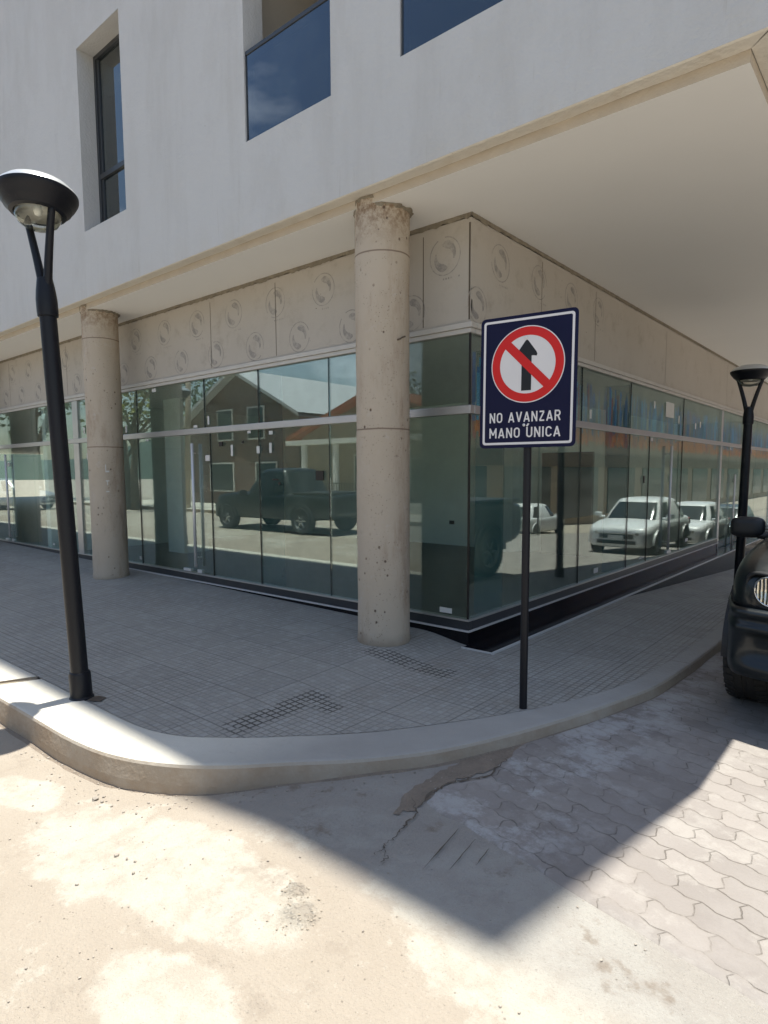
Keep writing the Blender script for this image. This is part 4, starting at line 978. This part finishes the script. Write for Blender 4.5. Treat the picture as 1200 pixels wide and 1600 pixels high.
plate('accent_mark', [(0.0, -0.268), (0.010, -0.272), (0.022, -0.256), (0.012, -0.252)], 0.0003, 0.0012, 'signwhite', panel)
for vv in (-0.262, cv+0.162):
    bm = bmesh.new(); q = SP(-0.012, vv, 0.001); lathe(bm, [(0.0, 0.0), (0.009, 0.0), (0.009, -0.003), (0.005, -0.006), (0.0, -0.006)], 14, q, axis='y'); obj('bolt', bm, 'steel', panel)
bm = bmesh.new(); tube(bm, [(0, 0, -0.10), (0, 0, 2.40)], 0.0245, 20)
obj('post', bm, 'black', S, smooth=True).modifiers.new('e', 'EDGE_SPLIT').split_angle = R(40)

# ------------------------------------------------------------------ vehicles
def wheel(t, x, y, r, w_, side, spokes=6):
    bm = bmesh.new(); s = side; h = w_/2
    lathe(bm, [(r*0.62, -h*0.9), (r*0.90, -h), (r*0.975, -h*0.82), (r, -h*0.55), (r, -h*0.12), (r*0.985, -h*0.10), (r*0.985, h*0.10), (r, h*0.12), (r, h*0.55), (r*0.975, h*0.82), (r*0.90, h), (r*0.62, h*0.9)], 48, (x, y, r), 'x')
    for k in range(44):   # shoulder tread blocks
        a = 2*math.pi*k/44
        for sg in (-1, 1):
            c_ = Vector((x+sg*h*0.72, y+r*1.004*math.cos(a), r+r*1.004*math.sin(a))); tg = Vector((0, -math.sin(a), math.cos(a))); rd = Vector((0, math.cos(a), math.sin(a)))
            p = [c_+Vector((sg*h*0.22, 0, 0))+tg*r*0.05-rd*0.01, c_+Vector((sg*h*0.22, 0, 0))-tg*r*0.03-rd*0.01, c_-Vector((sg*h*0.25, 0, 0))-tg*r*0.03+rd*0.003, c_-Vector((sg*h*0.25, 0, 0))+tg*r*0.05+rd*0.003]
            f = bm.faces.new([bm.verts.new(q) for q in p]); ex = bmesh.ops.extrude_face_region(bm, geom=[f]); bmesh.ops.translate(bm, verts=[v for v in ex['geom'] if isinstance(v, bmesh.types.BMVert)], vec=rd*0.006)
    wh = obj('wheel', bm, 'tyre', t)
    bm = bmesh.new(); X = x+s*h*0.75
    lathe(bm, [(r*0.64, s*h*0.2), (r*0.62, 0), (r*0.56, -s*0.02), (r*0.54, -s*0.06)], 36, (X, y, r), 'x')
    lathe(bm, [(0.001, -s*0.0), (r*0.16, -s*0.005), (r*0.18, -s*0.03)], 20, (X, y, r), 'x')
    for k in range(spokes):
        a = 2*math.pi*k/spokes
        tube(bm, [(X-s*0.015, y+r*0.12*math.cos(a), r+r*0.12*math.sin(a)), (X-s*0.025, y+r*0.58*math.cos(a), r+r*0.58*math.sin(a))], [r*0.09, r*0.07], 6)
    lathe(bm, [(0.001, -s*0.09), (r*0.56, -s*0.09)], 24, (X, y, r), 'x', mi=1)
    obj('rim', bm, ['rim', 'lock'], wh)
def car(name, label, cat, loc, rz_, paint, kind='hatch', group=None, plate_text=False):
    """front at local y=0 facing -y"""
    t = thing(name, label, cat, loc, rz_, group)
    if kind == 'pickup':
        ST = [(0.02, .60, .50, .82), (.05, .76, .44, .96), (.13, .87, .40, 1.03), (.32, .925, .38, 1.07), (.7, .94, .34, 1.11), (1.1, .94, .34, 1.14), (1.5, .94, .34, 1.16), (2.4, .945, .34, 1.14), (3.4, .94, .34, 1.13), (4.4, .93, .36, 1.13), (5.15, .92, .45, 1.12), (5.25, .86, .55, 1.08)]
        cab = dict(b0=1.42, t0=2.10, t1=3.15, b1=3.55, zb=1.12, zt=1.80, wb=.90, wt=.68); r = .385; ww = .26; wy = (.72, 4.05); tx = .83
    elif kind == 'suv':
        ST = [(0.02, .60, .45, .85), (.06, .78, .38, .98), (.3, .90, .34, 1.05), (1.1, .92, .32, 1.10), (3.0, .92, .32, 1.08), (4.3, .90, .40, 1.05), (4.5, .82, .5, 1.0)]
        cab = dict(b0=1.25, t0=1.95, t1=4.1, b1=4.4, zb=1.05, zt=1.75, wb=.88, wt=.70); r = .36; ww = .24; wy = (.85, 3.55); tx = .80
    else:
        ST = [(0.02, .55, .30, .62), (.06, .72, .24, .74), (.25, .82, .22, .82), (.6, .85, .20, .89), (1.0, .86, .20, .94), (2.2, .865, .20, .95), (3.3, .86, .22, .97), (3.85, .82, .30, .95), (3.95, .72, .40, .88)]
        cab = dict(b0=.95, t0=1.70, t1=3.10, b1=3.75, zb=.90, zt=1.46, wb=.82, wt=.60); r = .31; ww = .2; wy = (.75, 3.25); tx = .75
    bm = bmesh.new(); prev = None
    for (y, w_, z0, z1) in ST:
        h = z1-z0
        half = [(w_*.80, z0), (w_*.93, z0+.04), (w_*.99, z0+h*.30), (w_, z0+h*.62), (w_*.985, z1-.13), (w_*.94, z1-.05), (w_*.84, z1-.012), (w_*.45, z1+.012)]
        ring = [bm.verts.new((-a, y, b)) for a, b in half]+[bm.verts.new((0, y, z1+.02))]+[bm.verts.new((a, y, b)) for a, b in reversed(half)]
        if prev:
            n = len(ring)
            for k in range(n): bm.faces.new([prev[k], prev[(k+1) % n], ring[(k+1) % n], ring[k]])
        else: bm.faces.new(ring)
        prev = ring
    bm.faces.new(prev)
    body = obj('body', bm, paint, t, smooth=True, subsurf=2)
    # cabin: rounded greenhouse, glass band between belt and roof, pillars left in paint
    c = cab; bm = bmesh.new(); NP = 64; ringsC = []
    LV = [(0.0, 1.0), (.10, 1.0), (.45, 1.0), (.86, 1.0), (.96, .985), (1.0, .93)]
    def per(k, f, shr, zz):
        a = 2*math.pi*k/NP; e = .38; cx0 = math.copysign(abs(math.cos(a))**e, math.cos(a)); cy0 = math.copysign(abs(math.sin(a))**e, math.sin(a))
        f2 = f+.06*math.sin(math.pi*f)*0; y0_ = c['b0']*(1-f)+c['t0']*f; y1_ = c['b1']*(1-f)+c['t1']*f; ym_ = (y0_+y1_)/2; hl = (y1_-y0_)/2
        hwid = (c['wb']*(1-f)+c['wt']*f)+.035*math.sin(math.pi*f)
        return (cx0*hwid*shr, ym_+cy0*hl*shr, zz)
    for f, shr in LV: ringsC.append([bm.verts.new(per(k, min(f, 1), shr, (c['zb']-.05)*(1-f)+c['zt']*f)) for k in range(NP)])
    for shr, dz in ((.7, .028), (.35, .038)): ringsC.append([bm.verts.new(per(k, 1, shr, c['zt']+dz)) for k in range(NP)])
    for li, (ra, rb) in enumerate(zip(ringsC, ringsC[1:])):
        for k in range(NP):
            fce = bm.faces.new([ra[k], ra[(k+1) % NP], rb[(k+1) % NP], rb[k]]); am = (k+.5)*360/NP; loc_ = am % 90
            corner = 36 < loc_ < 54; side = (am < 40 or am > 320 or 140 < am < 220); bp = side and (abs((am+180) % 360-180) < 3.5 or abs(am-180) < 3.5)
            fce.material_index = 1 if (li in (1, 2) and not corner and not bp) else 0
    bm.faces.new(ringsC[-1])
    obj('cabin', bm, [paint, 'carglass2'], t, smooth=True).modifiers.new('e', 'EDGE_SPLIT').split_angle = R(60)
    for s in (-1, 1):
        for y in wy:
            wheel(t, s*tx, y, r, ww, s)
            bm = bmesh.new(); n = 20
            for k in range(n):    # arch lip
                a0, a1 = math.pi*k/n, math.pi*(k+1)/n; x0 = s*(ST[3][1]-.03); x1 = s*(ST[3][1]+.022)
                for (ra, rb, xa, xb) in ((r*1.12, r*1.24, x1, x1), (r*1.24, r*1.27, x1, x0), (r*1.12, r*1.12, x1, x0)):
                    bm.faces.new([bm.verts.new((xa, y+ra*math.cos(a0), r+ra*math.sin(a0))), bm.verts.new((xb, y+rb*math.cos(a0), r+rb*math.sin(a0))), bm.verts.new((xb, y+rb*math.cos(a1), r+rb*math.sin(a1))), bm.verts.new((xa, y+ra*math.cos(a1), r+ra*math.sin(a1)))])
            f = bm.faces.new([bm.verts.new((s*(ST[3][1]+.006), y+r*1.13*math.cos(math.pi*k/16), r+r*1.13*math.sin(math.pi*k/16))) for k in range(17)]); f.material_index = 1
            obj('wheel_arch', bm, [paint if kind != 'pickup' else 'plastic', 'lock'], t, smooth=False)
    # mirrors
    for s in (-1, 1):
        bm = bmesh.new(); my = cab['b0']+0.32; mz = cab['zb']+0.04-(0.13 if kind == 'pickup' else 0)
        if kind == 'pickup': my = 1.72
        prof = []
        hw, hh = (.125, .085) if kind == 'pickup' else (.09, .06)
        mxx = s*(cab['wb']+.05+hw+.02)
        prev = None
        for (dy, sc_) in ((-.055, .35), (-.05, .75), (-.02, 1.0), (.045, 1.0), (.055, .94)):
            ring = []
            for k in range(20):
                a = 2*math.pi*k/20; e = 0.55
                ring.append(bm.verts.new((mxx+hw*sc_*math.copysign(abs(math.cos(a))**e, math.cos(a)), my+dy, mz+.09+hh*sc_*math.copysign(abs(math.sin(a))**e, math.sin(a)))))
            if prev:
                for k in range(20): bm.faces.new([prev[k], prev[(k+1) % 20], ring[(k+1) % 20], ring[k]])
            else: bm.faces.new(ring)
            prev = ring
        bm.faces.new(prev)
        tube(bm, [(mxx-s*hw*0.6, my, mz+.03), (s*(cab['wb']-.03), my+.03, mz+.015)], [.032, .036], 10)
        obj('wing_mirror', bm, 'plastic' if kind == 'pickup' else paint, t, smooth=True).modifiers.new('e', 'EDGE_SPLIT').split_angle = R(50)
    zf = ST[1][3]; zb_ = ST[0][2]; wf = ST[1][1]
    if kind == 'pickup':
        for s in (-1, 1):
            # recessed squarish bezel with a round ribbed lamp in it
            cx_, cy_, cz_ = s*.665, .012, .875
            bm = bmesh.new(); prev = None
            for (q, dy) in ((1.22, .08), (1.22, .01), (1.14, -.012), (1.02, .004), (.98, .05)):
                ring = []
                for k in range(28):
                    a = 2*math.pi*k/28; e = .55
                    X_ = (.115*q)*math.copysign(abs(math.cos(a))**e, math.cos(a)); Z_ = (.088*q)*math.copysign(abs(math.sin(a))**e, math.sin(a))
                    ring.append(bm.verts.new((cx_+X_, cy_+dy+abs(X_+s*.0)*0.0+max(0, s*X_)*.75, cz_+Z_)))
                if prev:
                    for k in range(28): bm.faces.new([prev[k], prev[(k+1) % 28], ring[(k+1) % 28], ring[k]])
                prev = ring
            bm.faces.new(prev)
            hl = obj('headlight', bm, 'plastic', t, smooth=True)
            bm = bmesh.new(); lathe(bm, [(.001, .0), (.045, -.012), (.072, -.02), (.080, -.02)], 32, (cx_-s*.005, cy_+.018, cz_), 'y')
            for v in bm.verts: v.co.y += max(0, s*(v.co.x-cx_))*.75
            obj('reflector', bm, 'hlamp', hl, smooth=True)
            bm = bmesh.new(); lathe(bm, [(.080, -.022), (.088, -.028), (.092, -.016)], 32, (cx_-s*.005, cy_+.018, cz_), 'y')
            for v in bm.verts: v.co.y += max(0, s*(v.co.x-cx_))*.75
            obj('chrome_ring', bm, 'chrome', hl, smooth=True)
        bm = bmesh.new(); box(bm, -.55, .55, -.005, .05, .80, .98); box(bm, -.53, .53, -.018, -.006, .895, .91)
        for k in range(14): box(bm, -.53+k*.08, -.515+k*.08, -.012, -.005, .81, .97)
        obj('grille', bm, 'plastic', t)
        bm = bmesh.new(); box(bm, -.57, .57, -.020, .03, .985, 1.005); box(bm, -.57, .57, -.020, .03, .775, .795); obj('grille_trim', bm, 'chrome', t, bevel=.004)
        # full-width bumper wrapping round the corners, with two ledges and a scooped intake
        bm = bmesh.new(); prev = None
        n = 30
        for k in range(n+1):
            a = -1+2*k/n; X_ = .965*math.copysign(abs(a)**.92, a); yb = -.12+ .17*abs(a)**4+ (0.50*max(0, abs(a)-.90)/.10 if abs(a) > .9 else 0)
            inn = 1-.0*abs(a)
            ri = abs(a) < .80 and abs(a) > .52; rc = abs(a) < .46
            dp = .055 if (ri or rc) else 0
            sec = [(.10, .755), (.045, .778), (0, .765), (-.005, .735), (.020, .715), (.024, .690), (-.008, .672), (-.010, .635), (.010+dp, .615), (.012+dp, .47), (0, .44), (.01, .38), (.05, .345), (.16, .33)]
            ring = [bm.verts.new((X_*(1-.02*max(0, q-.05)), yb+q, z_)) for q, z_ in sec]
            if prev:
                for j in range(len(sec)-1):
                    f = bm.faces.new([prev[j], prev[j+1], ring[j+1], ring[j]])
            prev = ring
        obj('bumper', bm, paint, t, smooth=True, subsurf=1)
        for s in (-1, 1):
            bm = bmesh.new(); lathe(bm, [(.001, -.01), (.04, -.012), (.046, 0), (.046, .03)], 24, (s*.58, -.03, .545), 'y')
            obj('fog_lamp', bm, 'hlamp', t, smooth=True)
        for s in (-1, 1):
            bm = bmesh.new(); tube(bm, [(s*.40, .035, 1.012), (s*.60, .10, 1.040), (s*.70, .30, 1.078), (s*.745, .7, 1.118), (s*.76, 1.40, 1.158)], .0045, 6); obj('bonnet_seam', bm, 'lock', t)
            bm = bmesh.new(); tube(bm, [(s*.52, .02, .772), (s*.74, .055, .772), (s*.86, .14, .768), (s*.925, .30, .76)], .006, 6); obj('bumper_seam', bm, 'lock', t)
        bm = bmesh.new(); box(bm, -.87, .87, 3.62, 5.1, 1.12, 1.165); obj('bed_cover', bm, 'plastic', t, bevel=.02)
    else:
        bm = bmesh.new(); box(bm, -wf*.62, wf*.62, .0, .08, zf-.26, zf-.14); box(bm, -wf*.7, wf*.7, -.005, .07, zb_+.04, zb_+.13)
        obj('grille', bm, 'plastic', t, bevel=.01)
        for s in (-1, 1):
            bm = bmesh.new(); bmesh.ops.create_uvsphere(bm, u_segments=20, v_segments=12, radius=1, matrix=Matrix.Translation((s*wf*.86, .13, zf-.13)) @ Matrix.Rotation(s*R(38), 4, 'Z') @ Matrix.Diagonal((.17, .05, .065, 1))); obj('headlight', bm, 'hlamp', t, smooth=True)
            bm = bmesh.new(); y1 = ST[-1][0]; box(bm, s*ST[-1][1]-.08, s*ST[-1][1]+.02, y1-.16, y1-.0, ST[-1][3]-.22, ST[-1][3]-.02); obj('tail_light', bm, 'redlens', t, bevel=.02)
        obj('number_plate', boxes((-.2, .2, -.02, 0.0, zb_+.16, zb_+.27)), 'plate', t)
        bm = bmesh.new(); box(bm, -.5, .5, -.012, .02, zf-.13, zf-.115); obj('chrome_strip', bm, 'chrome', t)
    return t
n = N('car_window'); n.set(Base_Color=(0.012, 0.016, 0.016), Roughness=0.05); M['carglass2'] = n.m
px_, py_ = 2.92, -0.30
car('pickup_truck', 'dark pickup truck nosing in at the right edge, front corner and wing mirror showing', 'pickup truck', (px_, py_, rz(2.9, 0.5)+0.006), 0, 'car_dark', 'pickup')
def rzz(y): return rz(3, y)
car('hatchback', 'white hatchback parked behind the dark pickup, mirrored in the right shop window', 'car', (3.05, 11.9, rzz(13)), 0, 'car_white', 'hatch', 'white cars parked along the right kerb')
car('hatchback', 'white hatchback second behind the dark pickup, mirrored in the right shop window', 'car', (3.05, 17.2, rzz(18.3)), 0, 'car_white', 'hatch', 'white cars parked along the right kerb')
car('hatchback', 'grey hatchback third behind the dark pickup, mirrored in the right shop window', 'car', (3.05, 22.6, rzz(23.4)), 0, 'car_grey', 'hatch')
car('parked_suv', 'silver estate parked across the left street, mirrored at the shop corner', 'car', (-2.6, -10.0, 0), R(-90)+math.pi, 'car_silver', 'suv')
car('parked_pickup', 'dark pickup parked across the left street, mirrored behind the glass door', 'pickup truck', (-14.0, -8.0, 0), R(-90), 'car_dark', 'pickup')
car('hatchback', 'silver car parked far up the left street beneath the yellow green tree', 'car', (-29.0, -8.2, 0), R(60), 'car_silver', 'hatch')
for k, (yy, pn) in enumerate(((12.5, 'car_silver'), (17.8, 'car_grey'), (24, 'car_white'))):
    car('hatchback', ['silver', 'grey', 'white'][k]+' car parked before the beige market across the right street', 'car', (10.6, yy, rz(8, yy)), math.pi, pn, 'hatch')

# ------------------------------------------------------------------ surroundings (seen mirrored in the glass)
def far_building(name, label, b0, b1, zt, mat):
    t = thing(name, label, 'building', (0, 0, 0)); obj('wall', boxes((b0[0], b1[0], b0[1], b1[1], -3, zt)), mat, t); return t
mk = far_building('market_building', 'long beige market building across the right street with brown band', (15.5, 3), (26, 190), 12.5, 'beige')
obj('shopfront_band', boxes((15.38, 15.5, 3, 190, 2.1, 3.0)), 'brownband', mk)
for k in range(14): obj('shop_window', boxes((15.42, 15.49, 4+k*8, 10+k*8, -1.5, 2.05)), 'darkglass', mk)
R_ = thing('ribbon_garland', 'blue red and orange ribbon garland strung over the right street', 'garland', (9.3, 0, 0))
bm = bmesh.new(); rs = random.Random(4); mk_ = []
y = 3.0
while y < 90:
    w_ = rs.uniform(.06, .2); mi = rs.choice([0, 0, 0, 1, 1, 2, 2, 3])
    if y < 12 and rs.random() < .5: mi = rs.choice([2, 3])
    if True:
        dx = rs.uniform(-.25, .25); bot = 3.6+rs.uniform(-.25, .5); top_ = 5.5+rs.uniform(-.8, .4); q_ = rs.uniform(-.05, .05)
        quad(bm, [(dx, y, bot), (dx+rs.uniform(-.03, .03), y+w_, bot+rs.uniform(-.03, .03)), (dx, y+w_+q_, top_), (dx, y+q_, top_)], mi)
    b2 = 3.08+rs.uniform(-.16, .16); dx = rs.uniform(-.1, .1); quad(bm, [(dx, y, b2), (dx+rs.uniform(-.03, .03), y+w_, b2+rs.uniform(-.05, .05)), (0, y+w_, 3.78), (0, y, 3.78)], 4 if rs.random() < .75 else 3)
    y += w_*rs.uniform(.45, .95)
o = obj('ribbon_strips', bm, ['rb', 'rl', 'rn', 'rr', 'ro'], R_); o['kind'] = 'stuff'
bm = bmesh.new(); tube(bm, [(0, 3, 5.9), (0, 90, 5.9)], .01, 6); tube(bm, [(0, 3, 3.78), (0, 90, 3.78)], .006, 6)
for yy in (3, 20, 40, 62, 90): tube(bm, [(0, yy, -3), (0, yy, 6)], .035, 8)
obj('support_post', bm, 'black', R_)

def gable_house(name, label, x0, x1, y0, y1, eave, ridge, wallm, roofm, wins):
    t = thing(name, label, 'house', (0, 0, 0)); bm = bmesh.new(); xm = (x0+x1)/2
    for y in (y0, y1): bm.faces.new([bm.verts.new(p) for p in [(x0, y, -.2), (x1, y, -.2), (x1, y, eave), (xm, y, ridge), (x0, y, eave)]])
    for x in (x0, x1): quad(bm, [(x, y0, -.2), (x, y1, -.2), (x, y1, eave), (x, y0, eave)])
    obj('wall', bm, wallm, t)
    bm = bmesh.new(); s = (ridge-eave)/(xm-x0); o_ = .5
    for sg in (-1, 1):
        xe = xm+sg*(xm-x0+o_); ze = eave-s*o_; quad(bm, [(xm, y0-o_, ridge+.08), (xe, y0-o_, ze+.08), (xe, y1+o_, ze+.08), (xm, y1+o_, ridge+.08)]); quad(bm, [(xm, y1+o_, ridge-.10), (xe, y1+o_, ze-.10), (xe, y1+o_, ze+.08), (xm, y1+o_, ridge+.08)])
        quad(bm, [(xm, y0-o_, ridge-.1), (xe, y0-o_, ze-.1), (xe, y1+o_, ze-.1), (xm, y1+o_, ridge-.1)])
    obj('roof', bm, roofm, t)
    for (a, b, c, d) in wins:
        wf = obj('window', boxes((a-.08, b+.08, y1, y1+.06, c-.08, d+.08)), 'white', t); obj('pane', boxes((a, b, y1+.06, y1+.075, c, d)), 'darkglass', wf)
    return t
gable_house('brick_house', 'two storey brick house with pale gable roof across the left street', -29, -19.8, -26, -16, 4.7, 7.0, 'brick', 'rooftin', [(-26.2, -25, 3.5, 5), (-23.6, -22.4, 3.5, 5), (-27, -25, .8, 2.2), (-23, -21.5, .8, 2.2)])
h2 = gable_house('tiled_house', 'low house with clay tile roof and white porch columns across the left street', -18.5, -9.5, -24, -15, 3.4, 5.0, 'beige', 'rooftile', [(-15.2, -14.4, .2, 2.4), (-12.5, -11, 1, 2.2)])
bm = bmesh.new()
for x in (-17.5, -15.6, -13.7, -11.8): tube(bm, [(x, -14.2, 0), (x, -14.2, 2.9)], .14, 12)
box(bm, -18.5, -9.5, -14.4, -14.0, 2.9, 3.1); obj('porch_column', bm, 'white', h2)
gable_house('corner_house', 'beige house with clay roof standing beyond the silver estate', -7.5, 6, -26, -17, 3.2, 4.6, 'beige', 'rooftile', [(-5, -3.4, 1, 2.2), (0, 1.6, 1, 2.2)])
bm = bmesh.new(); box(bm, -60, 30, -15.0, -11.2, -.1, .14); tag(obj('opposite_pavement', bm, 'kerb'), kind='structure')
def tree(label, x, y, h, r_c, seed, leaf='leaf', trunks=1, nleaf=2600):
    rs = random.Random(seed); t = thing('leafy_tree', label, 'tree', (x, y, 0), 0, 'trees across the street')
    bm = bmesh.new(); tips = []
    for q in range(trunks):
        bx = (q-(trunks-1)/2)*.7
        top_ = (bx+rs.uniform(-.3, .3), rs.uniform(-.3, .3), h*.55)
        tube(bm, [(bx, 0, 0), (bx+.05, .05, h*.25), top_], [h*.028+.03, h*.022+.02, h*.015], 10)
        for k in range(7):
            a = rs.uniform(0, 6.28); q_ = rs.uniform(.5, .9)*r_c; e = (top_[0]+q_*math.cos(a), top_[1]+q_*math.sin(a), h*rs.uniform(.6, .9)); st = h*rs.uniform(.3, .55)
            tube(bm, [(bx, 0, st), ((bx+e[0])/2, e[1]/2, (st+e[2])/2+.2), e], [h*.012, h*.008, .02], 6); tips.append(e)
        tips.append((top_[0], top_[1], h*.88))
    obj('trunk', bm, 'bark', t, smooth=True)
    bm = bmesh.new()
    cl = [(Vector(e), rs.uniform(.28, .5)*r_c) for e in tips]
    for k in range(nleaf):
        c_, cr_ = rs.choice(cl); d = Vector((rs.gauss(0, 1), rs.gauss(0, 1), rs.gauss(0, .8))).normalized()*cr_*rs.uniform(.5, 1.05); p = c_+d
        s = rs.uniform(.06, .15)*(h/7); a = Vector((rs.uniform(-1, 1), rs.uniform(-1, 1), rs.uniform(-.6, .6))).normalized(); b = a.cross(Vector((rs.uniform(-1, 1), rs.uniform(-1, 1), rs.uniform(-1, 1)))).normalized()
        bm.faces.new([bm.verts.new(p+a*s), bm.verts.new(p+b*s*.55), bm.verts.new(p-a*s), bm.verts.new(p-b*s*.55)])
    obj('crown', bm, leaf, t)
TR = [(-19.5, -29, 10, 4.2, 1), (-14, -28, 10.5, 4.5, 2), (-9.5, -30, 9.5, 4.2, 3), (-34, -20, 9, 4, 4), (-40, -12, 10, 4.5, 5), (-3, -31, 11, 4.6, 7), (4, -30, 9, 4, 8)]
nm = ['tall dark tree right behind the brick house', 'tall dark tree behind the left end of the clay roof', 'dark tree behind the right end of the clay roof', 'broad tree left of the brick house', 'largest dark tree at the far end of the left street', 'tall tree behind the left half of the clay roofed beige house', 'tree behind the right half of the clay roofed beige house']
for (x, y, h, rc, sd), l in zip(TR, nm): tree(l, x, y, h, rc, sd)
tree('slim yellow green tree with twin trunks on the left pavement verge', -25.5, -10.5, 7, 2.4, 6, 'leafy', 2, 1800)
bm = bmesh.new(); rs = random.Random(8); prev = None
for k in range(61):
    a = math.pi*2*k/60; hh = 14+9*math.sin(a*3+1)+6*math.sin(a*7)+rs.uniform(-1, 1)
    cur = [bm.verts.new((230*math.cos(a), 230*math.sin(a), -2)), bm.verts.new((260*math.cos(a), 260*math.sin(a), max(5, hh))), bm.verts.new((330*math.cos(a), 330*math.sin(a), max(8, hh*1.8)))]
    if prev:
        for j in range(2): bm.faces.new([prev[j], prev[j+1], cur[j+1], cur[j]])
    prev = cur
tag(obj('hills', bm, 'hill', smooth=True), kind='structure')

up = thing('utility_pole', 'leaning concrete utility pole with wires across the left street', 'utility pole', (-22.6, -11.6, 0))
bm = bmesh.new(); tube(bm, [(0, 0, 0), (0.6, 0, 8.2)], [.15, .10], 12); obj('pole', bm, 'kerb', up, smooth=True)
bm = bmesh.new()
for k in range(3):
    for sg in (-1, 1): tube(bm, [(0.55, 0, 7.9-.35*k)]+[(sg*q*4, 0, 7.9-.35*k-.9*math.sin(math.pi*min(q/10, 1))) for q in range(1, 9)], .012, 5)
obj('wire', bm, 'black', up)
fn = thing('garden_fence', 'low white garden wall with dark railings before the clay roofed houses', 'fence', (0, -14.0, 0))
obj('wall', boxes((-19, 5, -.1, .1, 0, .55)), 'white', fn)
bm = bmesh.new()
for k in range(160): box(bm, -19+k*.15, -18.975+k*.15, -.012, .012, .55, 1.25)
box(bm, -19, 5, -.015, .015, 1.25, 1.29); o = obj('railing', bm, 'black', fn)
